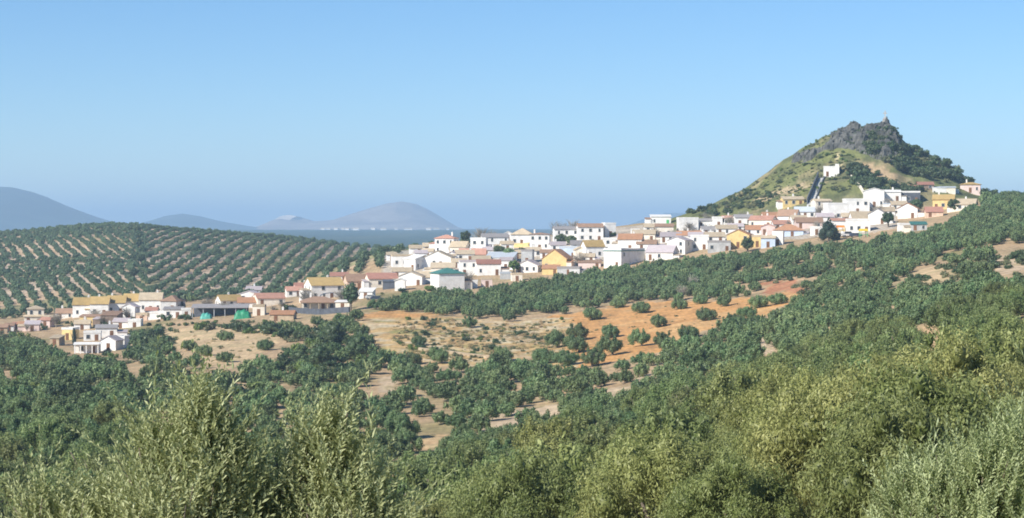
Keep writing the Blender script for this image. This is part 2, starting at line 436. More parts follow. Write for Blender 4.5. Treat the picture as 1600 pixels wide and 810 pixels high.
def ground_sheet():
    px = np.concatenate([np.arange(-700, -60, 40.), np.arange(-60, 1660, 6.), np.arange(1660, 2301, 40.)])
    d = np.concatenate([np.exp(np.linspace(math.log(2), math.log(200), 90))[:-1], np.arange(200, 1000, 2.6), np.arange(1000, 1600, 6.), np.exp(np.linspace(math.log(1600), math.log(29500), 70))])
    P, D = np.meshgrid(px, d)
    X = (P - 800) / F * D; Y = D
    # a strip behind the camera keeps the sheet going
    Z = H(X, Y)
    nd, npx = P.shape
    V = np.stack([X, Y, Z], -1).reshape(-1, 3)
    back = np.stack([np.linspace(-60, 60, npx), np.full(npx, -60.), np.full(npx, -0.5)], -1)
    V = np.concatenate([V, back])
    i, j = np.meshgrid(np.arange(nd - 1), np.arange(npx - 1), indexing='ij')
    a = (i * npx + j).ravel()
    Fc = np.stack([a, a + 1, a + npx + 1, a + npx], -1)
    jb = np.arange(npx - 1); b0 = nd * npx + jb
    Fc = np.concatenate([Fc, np.stack([b0, b0 + 1, jb + 1, jb], -1)])
    me = np_mesh('ground', V, Fc, smooth=True)
    # soil colours
    qx, qy = project(X, Y, Z)
    n1 = fbm(X / 14, Y / 14, 21, 4); n2 = fbm(X / 5, Y / 5, 31, 3); n3 = fbm(X / 40, Y / 40, 41, 3)
    def mixc(c, col, w):
        w = np.clip(w, 0, 1)[..., None]; return c * (1 - w) + np.array(col) * w
    C = np.zeros(P.shape + (3,)); C[:] = (0.44, 0.31, 0.18)
    C = mixc(C, (0.34, 0.27, 0.15), sstep((n1 - .5) * 6) * .7)
    C = mixc(C, (0.18, 0.19, 0.07), sstep((n3 - .56) * 8) * .5 * (D < 700))
    near = D < 780
    wob_x = qx + (n1 - .5) * 24; wob_y = qy + (n2 - .5) * 10
    fld = inpoly(wob_x, wob_y, FIELD) & near
    C[fld] = (0.56, 0.30, 0.115)
    C = mixc(C, (0.58, 0.36, 0.16), fld * sstep((n1 - .5) * 7) * .8)
    scr = fld & (qx + (n1 - .5) * 80 < 885) & (qy > 497)
    C = mixc(C, (0.52, 0.37, 0.17), scr * .85)
    C = mixc(C, (0.52, 0.45, 0.30), scr * sstep((n2 - .5) * 9) * .8)
    C = mixc(C, (0.20, 0.22, 0.07), scr * sstep((n1 - .58) * 10) * .7)
    C = mixc(C, (0.40, 0.23, 0.10), fld * sstep((fbm(X / 2.2, Y / 9, 51, 3) - .55) * 9) * .55)
    terr = scr & (np.abs(((qy - (qx - 640) * .12 - 500) % 24) - 12) < 1.6)
    C = mixc(C, (0.60, 0.47, 0.30), terr * .6)
    for k, poly in enumerate(PATCHES):
        w = inpoly(wob_x, wob_y, poly) & near
        base = [(0.55, 0.40, 0.23), (0.50, 0.38, 0.25), (0.55, 0.37, 0.20)][k % 3] if k != 5 else (0.42, 0.19, 0.10)
        C = mixc(C, base, w * .95)
        C = mixc(C, (0.42, 0.34, 0.18), w * sstep((n2 - .55) * 8) * .6)
    lh = (D > 835) & (D < 1700) & (qx < 760)
    C = mixc(C, (0.50, 0.36, 0.23), lh * 1.0)
    C = mixc(C, (0.55, 0.44, 0.33), lh * sstep((n3 - .5) * 8) * .7)
    C = mixc(C, (0.24, 0.24, 0.11), lh * sstep((.46 - n3) * 8) * .8)
    vil = (D > 640) & (D < 880) & (qx > 600) & (qx < 1400) & (qy + (n1 - .5) * 16 < 447 - (qx - 600) * .112)
    C = mixc(C, (0.46, 0.41, 0.34), vil * .8)
    hb = np.clip((D - 815) / 20, 0, 1) * (qx > 1030) * (D < 1100)
    C = mixc(C, (0.17, 0.18, 0.068), hb)
    C = mixc(C, (0.29, 0.24, 0.13), hb * sstep((n1 - .52) * 8) * .8)
    C = mixc(C, (0.085, 0.10, 0.045), hb * sstep((n2 - .48) * 8) * .75)
    tan1 = inpoly(wob_x, wob_y, [(1335, 256), (1362, 254), (1400, 272), (1440, 290), (1410, 292), (1350, 274)]) & (D > 800)
    C = mixc(C, (0.47, 0.34, 0.20), tan1 * .95)
    tan2 = inpoly(wob_x, wob_y, [(1165, 313), (1220, 296), (1262, 284), (1265, 290), (1220, 306), (1175, 322)]) & (D > 800)
    C = mixc(C, (0.44, 0.34, 0.21), tan2 * .9)
    tr = inpoly(qx + (n2 - .5) * 4, qy, [(1305, 240), (1309, 238), (1317, 264), (1313, 264)]) & (D > 800)
    C = mixc(C, (0.50, 0.42, 0.24), tr * .9)
    rcrest = (D > 800) & (qx > 1400) & (qx < 1520) & (qy < 292)
    C = mixc(C, (0.16, 0.18, 0.08), rcrest * .5)
    far = np.clip((D - 1650) / 200, 0, 1)
    C = mixc(C, (0.045, 0.075, 0.05), far)
    C = mixc(C, (0.085, 0.105, 0.06), far * sstep((fbm(X / 260, Y / 900, 5, 4) - .5) * 8) * .8)
    cols = np.concatenate([C.reshape(-1, 3), np.tile([[.3, .24, .15]], (npx, 1))])
    at = me.attributes.new('soil', 'FLOAT_COLOR', 'POINT')
    at.data.foreach_set('color', np.concatenate([cols, np.ones((len(cols), 1))], 1).astype(np.float32).ravel())
    o = link('ground', me, M_GROUND)
    tag(o, kind='structure')
    return o
ground_sheet()

# ------------------------------------------------------------------ far mountains
def mountain(profile, d0, half, mat, seed, sub=3.0):
    px = np.arange(profile[0][0], profile[-1][0] + .1, sub)
    hx = np.array([p[0] for p in profile], float); hy = np.array([p[1] for p in profile], float)
    prof = np.interp(px, hx, hy)
    t = np.linspace(-1, 1, 41)
    P, T = np.meshgrid(px, t)
    PR = np.tile(prof, (len(t), 1))
    Dd = d0 + T * half
    X = (P - 800) / F * d0; Y = Dd
    zt = (357 - PR) / F * d0
    nz = fbm(X / 300, Y / 300, seed, 5)
    rid = 1 - np.abs(2 * fbm(X / 420 + T, Y / 900, seed + 3, 4) - 1)
    g = np.clip(1 - np.abs(T) ** 1.25, 0, 1)
    Z = -14 + (zt + 14) * np.clip(g + (nz - .5) * .35 * (1 - g) * g * 4 - (1 - rid) * .25 * g * (1 - g), 0, 1.02) - (T < -.97) * 12
    nd, npx = P.shape
    i, j = np.meshgrid(np.arange(nd - 1), np.arange(npx - 1), indexing='ij'); a = (i * npx + j).ravel()
    me = np_mesh('mountain', np.stack([X, Y, Z], -1).reshape(-1, 3), np.stack([a, a + 1, a + npx + 1, a + npx], -1), smooth=True)
    return tag(link('mountain', me, mat), kind='structure')

def mat_mountain(name, a, b, scar=False):
    m, nt, out = nodes_of(name)
    p = N(nt, 'ShaderNodeBsdfPrincipled', Roughness=0.95); tc = N(nt, 'ShaderNodeTexCoord')
    nz = N(nt, 'ShaderNodeTexNoise', Scale=0.004, Detail=8.0, Roughness=.65); nt.links.new(tc.outputs['Object'], nz.inputs['Vector'])
    rp = N(nt, 'ShaderNodeValToRGB'); rp.color_ramp.elements[0].position = .4; rp.color_ramp.elements[1].position = .6
    rp.color_ramp.elements[0].color = c4(a); rp.color_ramp.elements[1].color = c4(b); nt.links.new(nz.outputs['Fac'], rp.inputs[0])
    nt.links.new(rp.outputs[0], p.inputs['Base Color']); nt.links.new(p.outputs[0], out.inputs[0])
    return m
M_MT1 = mat_mountain('haze_blue_forest_mountain', (0.025, 0.065, 0.085), (0.05, 0.095, 0.105))  # blue of distant haze painted into the dark forest colour
M_MT2 = mat_mountain('dry_mountain', (0.20, 0.16, 0.13), (0.33, 0.27, 0.22))
mountain([(-260, 356), (-160, 320), (-80, 299), (0, 292), (20, 293), (50, 300), (90, 317), (120, 331), (150, 343), (190, 353), (215, 359)], 8200, 1100, M_MT1, 3)
mountain([(190, 360), (235, 346), (262, 337), (285, 334), (312, 338), (345, 346), (385, 353), (430, 359)], 9600, 900, M_MT1, 8)
mountain([(395, 360), (425, 350), (440, 340), (452, 337), (470, 340), (492, 346), (520, 344), (550, 334), (580, 325), (605, 318), (628, 315), (650, 319), (672, 329), (695, 343), (715, 355), (735, 361)], 10500, 1300, M_MT2, 14, 2.0)
mountain([(980, 352), (1010, 341), (1040, 333), (1070, 333), (1120, 344), (1160, 354)], 11500, 1000, M_MT1, 20)
# pale quarry face on the shoulder of the middle mountain
def quarry():
    d = 10500 - 700
    pts = [(424, 352), (428, 344), (438, 338), (452, 336), (463, 338), (452, 344), (440, 350)]
    v = []
    for k, (px, py) in enumerate(pts):
        ax, az = ray(px, py); v.append((ax * (d + 60 * (352 - py) / 2), d + 60 * (352 - py) / 2, az * (d + 60 * (352 - py) / 2)))
    n = len(v); v2 = [(x, y + 300, z - 5) for x, y, z in v]
    o = MB().add(v + v2, [tuple(range(n))[::-1], tuple(range(n, 2 * n))] + [(i, (i + 1) % n, n + (i + 1) % n, n + i) for i in range(n)]).build('quarry_face', mat_plain('pale_quarry_rock', (0.72, 0.62, 0.52), var=.2, scale=.01))
    tag(o, kind='structure')
quarry()

# ------------------------------------------------------------------ houses
def win_mesh(w, h):
    b = MB(); t = .09
    b.box(-w / 2 - t, w / 2 + t, -.06, .02, h / 2, h / 2 + t); b.box(-w / 2 - t - .05, w / 2 + t + .05, -.12, .02, -h / 2 - t, -h / 2)
    b.box(-w / 2 - t, -w / 2, -.06, .02, -h / 2, h / 2); b.box(w / 2, w / 2 + t, -.06, .02, -h / 2, h / 2)
    return b.mesh('window')
ME_WIN = win_mesh(.95, 1.25); ME_WIN.materials.append(M_FRAME)
ME_PANE = MB().box(-.475, .475, -.025, .01, -.625, .625).mesh('pane'); ME_PANE.materials.append(M_GLASS)
ME_MULL = None
def door_mesh(mat):
    b = MB(); b.box(-.55, .55, -.05, .02, 0, 2.15); b.box(-.4, .4, -.08, -.05, .2, .95); b.box(-.4, .4, -.08, -.05, 1.15, 1.95)
    me = b.mesh('door'); me.materials.append(mat); return me
ME_DOOR = door_mesh(M_DOOR); ME_DOORB = door_mesh(M_BLUE); ME_DOORG = door_mesh(M_GREEN)
_b = MB(); _b.box(-.3, .3, -.3, .3, -1.2, .9); _b.box(-.38, .38, -.38, .38, .9, 1.0); _b.box(-.2, .2, -.2, .2, 1.0, 1.25)
ME_CHIM = _b.mesh('chimney'); ME_CHIM.materials.append(WALL['white'])

def gable_roof(w, dp, z, rh, ov=.35, th=.18):
    """ridge along x"""
    a = dp / 2 + ov; dz = rh / (dp / 2) * ov
    prof = [(-a, z - dz), (0, z + rh), (a, z - dz), (a, z - dz + th), (0, z + rh + th * 1.25), (-a, z - dz + th)]
    return MB().prism(prof, -w / 2 - ov * .7, w / 2 + ov * .7, 'x')
def hip_roof(w, dp, z, rh, ov=.4):
    x, y = w / 2 + ov, dp / 2 + ov; r = max(.15, w / 2 - dp / 2) if w >= dp else .15; q = 0.0 if w >= dp else dp / 2 - w / 2
    v = [(-x, -y, z), (x, -y, z), (x, y, z), (-x, y, z), (-x, -y, z + .15), (x, -y, z + .15), (x, y, z + .15), (-x, y, z + .15), (-r, -q, z + rh), (r, -q, z + rh), (r, q, z + rh), (-r, q, z + rh)]
    f = [(3, 2, 1, 0), (0, 1, 5, 4), (1, 2, 6, 5), (2, 3, 7, 6), (3, 0, 4, 7), (4, 5, 9, 8), (5, 6, 10, 9), (6, 7, 11, 10), (7, 4, 8, 11)]
    f.append((8, 9, 10, 11))
    if q == 0:
        v = v[:10]; f = f[:5] + [(4, 5, 9, 8), (5, 6, 9), (6, 7, 8, 9), (7, 4, 8)]
    return MB().add(v, f)
def flat_roof(w, dp, z, ov=.0):
    x, y = w / 2 + .08, dp / 2 + .08; t = .25
    b = MB()
    b.box(-x, x, -y, y, z, z + .12); b.box(-x, x, -y, -y + t, z + .12, z + .7); b.box(-x, x, y - t, y, z + .12, z + .7)
    b.box(-x, -x + t, -y + t, y - t, z + .12, z + .7); b.box(x - t, x, -y + t, y - t, z + .12, z + .7)
    return b
def shed_roof(w, dp, z, rh, ov=.3, th=.15):
    prof = [(-dp / 2 - ov, z - rh / dp * ov), (dp / 2 + ov, z + rh + rh / dp * ov), (dp / 2 + ov, z + rh + rh / dp * ov + th), (-dp / 2 - ov, z - rh / dp * ov + th)]
    return MB().prism(prof, -w / 2 - ov, w / 2 + ov, 'x')

GRP = {'L': 'houses at the low left end of the village', 'M': 'houses in the middle of the village', 'R': 'houses below the rocky hill'}
def house(cx, base, w, h, kind, rc, wc, th, label, dep=None, rh=None, win=.6, name='house', chim=None, door=None, dd=None, extra=None, cat='house'):
    x, y, z = hit(cx, base)
    m = y / F                                   # metres per photograph pixel at that distance
    th = math.radians(th)
    W = max(2.2, w * m * 1.10); Hh = max(2.0, h * m * 1.06); D_ = dep or float(np.clip(W * random.uniform(.75, 1.05), 4.5, 11))
    RH = rh * m if rh else (min(W, D_) * .22 if kind != 'gy' else W * .24)
    if kind == 'gx' or kind == 'hip': RH = min(RH, D_ * .42)
    cxw = x - math.sin(th) * D_ / 2; cyw = y + math.cos(th) * D_ / 2
    root = empty(name, (cxw, cyw, z), th)
    grp = GRP['L' if cx < 560 else ('M' if cx < 1040 else 'R')]
    tag(root, label, cat, grp if cat == 'house' else None)
    lo = -4.0
    b = MB()
    if kind == 'gx':
        b.prism([(-D_ / 2, lo), (D_ / 2, lo), (D_ / 2, Hh), (0, Hh + RH), (-D_ / 2, Hh)], -W / 2, W / 2, 'x')
    elif kind == 'gy':
        b.prism([(-W / 2, lo), (W / 2, lo), (W / 2, Hh), (0, Hh + RH), (-W / 2, Hh)], -D_ / 2, D_ / 2, 'y')
    elif kind == 'shed':
        b.prism([(-D_ / 2, lo), (D_ / 2, lo), (D_ / 2, Hh + RH), (-D_ / 2, Hh)], -W / 2, W / 2, 'x')
    else:
        b.box(-W / 2, W / 2, -D_ / 2, D_ / 2, lo, Hh)
    b.build('wall', WALL[wc], root)
    if kind == 'gx': r = gable_roof(W, D_, Hh, RH).build('roof', ROOF[rc], root)
    elif kind == 'gy': r = gable_roof(D_, W, Hh, RH).build('roof', ROOF[rc], root, rz=math.pi / 2)
    elif kind == 'hip': r = hip_roof(W, D_, Hh, RH).build('roof', ROOF[rc], root)
    elif kind == 'shed': r = shed_roof(W, D_, Hh, RH).build('roof', ROOF[rc], root)
    else: r = flat_roof(W, D_, Hh).build('roof', ROOF[rc], root)
    if chim is None: chim = kind in ('gx', 'hip') and random.random() < .55 and W > 5
    if chim:
        c = link('chimney', ME_CHIM, None, r)
        c.location = (random.uniform(-.3, .3) * W, D_ * .12, Hh + RH * .8 + .2)
    # openings on the front and on the side that shows
    fl = max(1, int(round(Hh / 3.0))); nc = max(1, int(W / 2.6))
    fh = Hh / fl
    dcol = random.randrange(nc)
    if win > 0:
        for k in range(nc):
            xx = (k + .5) / nc * W - W / 2
            for q in range(fl):
                zc = q * fh + min(1.7, fh * .55)
                if q == 0 and k == dcol and (door is not False):
                    dm = {None: ME_DOOR, 'blue': ME_DOORB, 'green': ME_DOORG}.get(door, ME_DOOR)
                    o = link('door', dm, None, root, (xx, -D_ / 2, 0)); s = min(1, (Hh - .3) / 2.2); o.scale = (1, 1, s)
                    continue
                if random.random() > win: continue
                o = link('window', ME_WIN, None, root, (xx + random.uniform(-.15, .15), -D_ / 2, zc))
                o.scale = (random.choice((.8, 1, 1.15)), 1, min(1, fh / 2.4))
                link('pane', ME_PANE, None, o)
        if abs(th) > .14 and win > .2:
            s = 1 if th < 0 else -1
            ns = max(1, int(D_ / 3.4))
            for k in range(ns):
                for q in range(fl):
                    if random.random() > win * .7: continue
                    o = link('window', ME_WIN, None, root, (s * W / 2, (k + .5) / ns * D_ - D_ / 2, q * fh + min(1.7, fh * .55)), s * math.pi / 2)
                    o.scale = (.9, 1, min(1, fh / 2.4)); link('pane', ME_PANE, None, o)
    if extra is None and W > 4.5 and random.random() < .5:
        s = random.choice((-1, 1)); aw = random.uniform(1.8, 3.2); ad = D_ * random.uniform(.5, .8); ah = Hh * random.uniform(.5, .72); fy = random.choice((-.4, .3, .9))
        y0 = -D_ / 2 + fy; x0, x1 = sorted((s * (W / 2 + .004), s * (W / 2 + aw)))
        MB().box(x0, x1, y0, y0 + ad, lo, ah).build('annex', WALL[wc if random.random() < .6 else random.choice(('white', 'cream'))], root)
        MB().prism([(y0 - .25, ah + .003), (y0 + ad, ah + .6), (y0 + ad, ah + .74), (y0 - .25, ah + .14)], x0 + (0 if s > 0 else -.15), x1 + (.15 if s > 0 else 0), 'x').build('annex_roof', ROOF[random.choice(('tan', 'brown', 'lilac', rc))], root)
    if extra: extra(root, W, Hh, D_, RH)
    return root

def tier(frac, hh, rc, wc, dx=0.0):
    def f(root, W, Hh, D_, RH):
        w2, d2 = W * frac, D_ * frac; z0 = Hh + .02
        up = MB().box(-w2 / 2 + dx * W, w2 / 2 + dx * W, -d2 / 2, d2 / 2, z0, z0 + hh).build('upper_wall', WALL[wc], root)
        rf = hip_roof(w2, d2, z0 + hh + .002, 1.3).build('upper_roof', ROOF[rc], root); rf.location.x = dx * W
        for k in (-.25, .25):
            o = link('window', ME_WIN, None, root, (dx * W + k * w2, -d2 / 2, z0 + hh * .55)); link('pane', ME_PANE, None, o)
    return f
def tower(dx, w, hgt, wc='white'):
    def f(root, W, Hh, D_, RH):
        MB().box(dx * W - w / 2, dx * W + w / 2, -D_ / 2 - .05, -D_ / 2 + w, Hh - 1, Hh + hgt).build('tower', WALL[wc], root)
    return f
def porch(n, dp, hh, wc='white', rc='brown'):
    def f(root, W, Hh, D_, RH):
        for k in range(n + 1):
            xx = -W / 2 + .15 + k * (W - .3) / n
            MB().box(xx - .15, xx + .15, -D_ / 2 - dp, -D_ / 2 - dp + .3, -3, hh).build('pillar', WALL[wc], root)
        MB().prism([(-D_ / 2 - dp - .2, hh + .002), (-D_ / 2 - .01, hh + .5), (-D_ / 2 - .01, hh + .65), (-D_ / 2 - dp - .2, hh + .15)], -W / 2 - .2, W / 2 + .2, 'x').build('porch_roof', ROOF[rc], root)
    return f
def cornice(mat_roof, t=.35):
    def f(root, W, Hh, D_, RH):
        MB().box(-W / 2 - .2, W / 2 + .2, -D_ / 2 - .2, D_ / 2 + .2, Hh - .32, Hh - .05).build('cornice', ROOF[mat_roof], root)
    return f

h = house
# --- low left end
h(3, 521, 15, 8, 'gx', 'brown', 'tan', 5, 'tan house with brown roof cut by the left edge of the picture')
h(14, 519, 13, 8, 'gx', 'brown', 'white', 5, 'small white house, second of the low row at the far left edge')
h(24, 517, 11, 8, 'gx', 'red', 'brown', 0, 'narrow red-brown house between two white ones at the far left', win=.3)
h(34, 517, 12, 9, 'gx', 'terra', 'white', 5, 'narrow white house left of the pinkish one in the far left row')
h(50, 518, 20, 10, 'shed', 'lilac', 'pink', 8, 'pinkish cream house below the stepped two-tier villa', chim=False)
h(57, 505, 34, 9, 'hip', 'tan', 'cream', 12, 'cream two-tier villa with stepped hipped tan roofs', dep=8.5, rh=6, extra=tier(.68, 2.6, 'tan', 'cream', -.04), chim=False)
h(70, 513, 15, 11, 'gx', 'salmon', 'pink', -8, 'small pink house right of the two-tier villa')
h(101, 498, 26, 8, 'gx', 'brown', 'white', 6, 'low white house with red-brown roof left of the long ochre-roofed terrace', chim=True, rh=6)
for k, (x0, x1, b0, hh, rc, lab) in enumerate([
  (115, 142, 496, 18, 'ochre', 'first white terrace house from the left under the long ochre roofline'),
  (142, 168, 494, 18, 'ochre', 'second white terrace house from the left under the long ochre roofline'),
  (168, 194, 492, 17, 'ochre', 'third white terrace house from the left under the long ochre roofline'),
  (194, 219, 489, 17, 'ochre', 'fourth white terrace house from the left under the long ochre roofline'),
  (219, 251, 488, 18, 'tan', 'white terrace house with paler grey-tan roof near the row\'s right end')]):
    h((x0 + x1) / 2, b0, x1 - x0, hh, 'gx', rc, 'white', 4, lab, dep=8, rh=10, chim=True, win=.5)
h(263, 487, 24, 15, 'hip', 'brown', 'grey', -15, 'grey house with hipped brown roof closing the long ochre terrace', dep=8, rh=9)
h(201, 501, 19, 19, 'gy', 'lilac', 'white', -12, 'tall white gabled house standing in front of the ochre terrace')
h(236, 495, 17, 6, 'gx', 'red', 'white', 0, 'small white house with red roof before the pale end of the terrace')
h(221, 503, 16, 8, 'flat', 'tan', 'peach', 0, 'small orange-pink house below the red-roofed one', win=.3)
h(247, 500, 24, 6, 'flat', 'white', 'white', 0, 'long low white outbuilding left of the grey-roofed white house', win=.2, name='outbuilding')
h(270, 498, 26, 13, 'shed', 'grey', 'white', 4, 'white house with pale grey roof beside the dark pine, left of the open shed', dep=6, rh=3)
h(291, 497, 13, 11, 'flat', 'white', 'white', 10, 'tiny white hut touching the left end of the open shed', win=.3, name='hut')
h(142, 508, 32, 12, 'shed', 'brown', 'yellow', 0, 'bright yellow house in front of the ochre terrace', dep=6, rh=2, chim=False)
h(170, 508, 24, 14, 'shed', 'brown', 'brown', -6, 'dark brown barn right of the bright yellow house', dep=7, win=0, rh=5, name='barn', cat='barn')
h(105, 532, 17, 15, 'flat', 'white', 'yellow', -15, 'ochre-yellow house with white parapet left of the thin cypress')
h(85, 541, 14, 11, 'shed', 'tan', 'tan', -10, 'tan stone hut among bushes at the lower left', win=.2, name='hut')
h(166, 528, 30, 14, 'gx', 'grey', 'white', 8, 'white house with grey roof above the lowest white cluster', rh=4, dep=7)
h(144, 533, 24, 11, 'flat', 'white', 'white', 8, 'white flat-roofed block left of the lowest gabled house')
h(169, 549, 24, 15, 'gy', 'lilac', 'white', -18, 'lowest white gabled house of the village with a shaded right wall')
h(136, 552, 34, 12, 'shed', 'white', 'white', 6, 'white house with pillared porch, lowest at the left of the village', dep=5, rh=2, extra=porch(4, 2.2, 2.5, 'white', 'white'))
h(189, 545, 10, 15, 'flat', 'white', 'white', -12, 'slim white block right of the lowest gabled house', win=.4)
# --- middle left
h(362, 480, 32, 9, 'gx', 'ochre', 'white', 24, 'white gable-ended house with ochre roof above the open shed', dep=7, rh=8)
h(388, 472, 30, 11, 'gy', 'lilac', 'white', -5, 'white house with one dark window behind the ochre-roofed gable', rh=5)
h(396, 461, 22, 7, 'gx', 'lilac', 'white', 0, 'pale house at the back, above the white house with one dark window')
h(388, 482, 30, 6, 'gx', 'terra', 'white', 6, 'low house with orange roof touching the green tarpaulin', win=.3)
h(424, 478, 40, 11, 'gx', 'salmon', 'cream', 18, 'long cream house with salmon roof and white gable end', dep=8, rh=7)
h(404, 494, 17, 13, 'flat', 'tan', 'cream', 0, 'cream-yellow house right of the green tarpaulin')
h(460, 464, 22, 9, 'gx', 'salmon', 'white', 12, 'small white house with salmon roof left of the big white farmhouse')
h(473, 461, 20, 9, 'gx', 'red', 'pink', 18, 'pink house with red roof just left of the big white farmhouse', rh=8)
h(512, 467, 48, 20, 'gx', 'ochre', 'white', 22, 'big white farmhouse with ochre roof and tall white gable end', dep=9, rh=11, win=.85, chim=True)
h(498, 485, 50, 12, 'hip', 'brown', 'cream', 6, 'cream villa with hipped brown roof and pillared porch above the dark retaining wall', dep=8, rh=8, extra=porch(4, 1.8, 2.4, 'tan', 'brown'))
h(535, 484, 20, 11, 'shed', 'white', 'cream', -5, 'small cream annex between the villa and the big dark pine', win=.3, rh=2)
h(440, 502, 34, 7, 'gx', 'terra', 'tan', -4, 'low barn with rust-orange roof below the salmon-roofed house', win=.2, name='barn', rh=5, cat='barn')
h(530, 441, 26, 9, 'gx', 'red', 'white', 4, 'red-roofed house behind the big white farmhouse', chim=True)
h(561, 453, 34, 12, 'gx', 'brown', 'peach', 14, 'peach house with brown roof right of the big dark pine', dep=8, rh=10)
h(599, 450, 42, 13, 'gx', 'red', 'cream', 14, 'long cream house with red-brown roof right of the peach house', dep=8, rh=8)
h(610, 452, 22, 11, 'shed', 'dark', 'dark', -3, 'dark open-fronted garage left of the blue-doored hut', win=0, rh=2, dep=5, name='garage', cat='garage')  # dark walls stand in for the shade inside the open front
h(625, 455, 15, 15, 'gy', 'white', 'white', 0, 'white hut with bright blue door', door='blue', win=0, rh=3, name='hut', dep=4)
h(571, 467, 20, 10, 'shed', 'white', 'white', -10, 'low white garden house below the peach house', win=.2)
h(641, 447, 34, 14, 'gy', 'tan', 'white', -8, 'white gabled house with tan roof right of the blue-doored hut', rh=7)
h(662, 443, 20, 9, 'gx', 'tan', 'white', 0, 'small tan-roofed house touching the green-roofed warehouse', rh=8)
h(706, 457, 38, 26, 'hip', 'green', 'white', 20, 'white warehouse with green sheet roof at the front of the village', dep=9.6, rh=9, win=0, name='warehouse', cat='warehouse', chim=False)
h(632, 417, 34, 15, 'flat', 'tan', 'white', 8, 'white flat-roofed house with two dark openings at the left end of the upper village')
h(640, 424, 20, 17, 'shed', 'white', 'white', -32, 'white house with shaded triangular side wall above the tan roofs', dep=7, rh=6)
h(628, 433, 28, 6, 'gx', 'tan', 'white', 0, 'low tan-roofed house at the left foot of the upper village')
h(658, 414, 18, 17, 'gx', 'lilac', 'white', 5, 'slim tall white house left of the broad white gable')
h(672, 394, 20, 8, 'gx', 'tan', 'white', 4, 'white house with tan roof left of the tall pink-hipped house')
h(694, 397, 28, 22, 'hip', 'salmon', 'white', -16, 'tall white house with pinkish hipped roof at the left of the skyline', dep=7, rh=6, win=.8)
h(715, 400, 24, 13, 'gx', 'tan', 'cream', -18, 'cream house with broad tan roof right of the tall pink-hipped house', rh=8)
h(683, 418, 40, 14, 'gy', 'tan', 'white', -6, 'broad white gable above the green-roofed warehouse', rh=10)
h(692, 427, 34, 5, 'gx', 'tan', 'cream', 0, 'tan-roofed house directly behind the green warehouse roof')
h(727, 409, 26, 11, 'gx', 'tan', 'white', 4, 'white house with tan roof between the broad gable and the white cube')
h(747, 397, 22, 21, 'flat', 'white', 'white', -8, 'white cube house with two dark windows below the skyline pine')
h(774, 390, 38, 18, 'gx', 'grey', 'white', 5, 'wide white house with olive-grey roof on the skyline', rh=5, dep=8)
h(794, 374, 14, 9, 'gy', 'white', 'white', 0, 'small white gable on the skyline left of the tan-hipped house')
h(815, 383, 30, 15, 'hip', 'tan', 'white', -6, 'white house with high hipped tan roof on the skyline', rh=10, dep=8)
h(843, 392, 28, 23, 'hip', 'brown', 'white', -4, 'white two-storey house split by a dark recess right of the tan-hipped house', rh=3, dep=8, win=1.0)
h(738, 406, 38, 7, 'gx', 'salmon', 'peach', 0, 'long low peach house below the white cube house', win=.3)
h(780, 414, 40, 10, 'shed', 'steel', 'white', -10, 'house with large pale grey sheet roof in the middle of the village', rh=8, dep=9, win=.3)
h(764, 431, 34, 17, 'gx', 'red', 'white', 4, 'white house with plum-red roof right of the green-roofed warehouse', rh=6)
h(733, 431, 26, 20, 'flat', 'lilac', 'white', 6, 'white flat-topped house behind the right corner of the green warehouse')
h(790, 423, 18, 14, 'gx', 'lilac', 'white', -12, 'narrow white house right of the plum-red roof')
h(808, 405, 14, 9, 'gx', 'tan', 'tan', 0, 'small tan house among trees below the tan-hipped skyline house')
h(823, 413, 16, 18, 'flat', 'grey', 'grey', -10, 'grey-white tower house left of the yellow gabled house')
h(823, 427, 32, 11, 'gy', 'lilac', 'white', -14, 'white gabled house with mauve roof left of the yellow gabled house', rh=8)
h(808, 440, 15, 9, 'flat', 'tan', 'cream', 5, 'roofless-looking cream hut at the edge of the olives left of the yellow house', win=.2, name='hut')
h(761, 449, 15, 11, 'flat', 'tan', 'pink', 4, 'pink shed at the edge of the olives right of the green-roofed warehouse', win=.3, name='shed')
h(741, 451, 8, 7, 'flat', 'white', 'white', 0, 'tiny white shed beside the right wall of the green-roofed warehouse', win=0, name='shed')
h(790, 437, 16, 5, 'flat', 'steel', 'grey', 0, 'low shed with pale flat roof below the plum-red roof', win=0, name='shed')
h(866, 423, 36, 17, 'gy', 'terra', 'yellow', -16, 'large yellow gabled house in the middle of the village', rh=14, win=.15, dep=10)
h(860, 430, 24, 9, 'shed', 'terra', 'yellow', -6, 'yellow annex with orange lean-to roof below the large yellow gable', rh=5, dep=5, win=.2)
h(888, 430, 32, 9, 'flat', 'grey', 'grey', -8, 'grey flat-roofed shed right of the yellow annex', win=.2, name='shed')
h(921, 421, 32, 9, 'shed', 'brown', 'pink', -5, 'pink-walled shed between the grey shed and the teal-trimmed hall', rh=3, win=.2, name='shed')
h(898, 434, 14, 8, 'flat', 'white', 'white', 0, 'small white pump house at the edge of the olives', win=.2, name='pump_house')
h(888, 404, 26, 15, 'flat', 'steel', 'blue', -10, 'pale blue-grey house behind the large yellow gable', win=.4)
h(907, 405, 15, 13, 'gy', 'tan', 'cream', 8, 'narrow cream gable right of the pale blue-grey house')
h(930, 404, 28, 17, 'gx', 'ochre', 'white', 16, 'white house with ochre roof left of the teal-trimmed hall', rh=9, win=.7)
h(886, 380, 36, 20, 'gx', 'grey', 'white', 4, 'left half of the long white skyline building, under bare trees', rh=4, dep=8, win=.9)
h(923, 378, 36, 21, 'gx', 'brown', 'white', 4, 'right half of the long white skyline building', rh=5, dep=8, win=.9)
h(954, 371, 16, 18, 'flat', 'white', 'white', 16, 'white square tower house at the right end of the skyline row', win=.6)
h(957, 384, 26, 9, 'flat', 'white', 'white', 0, 'white terrace house below the square tower house', win=.5)
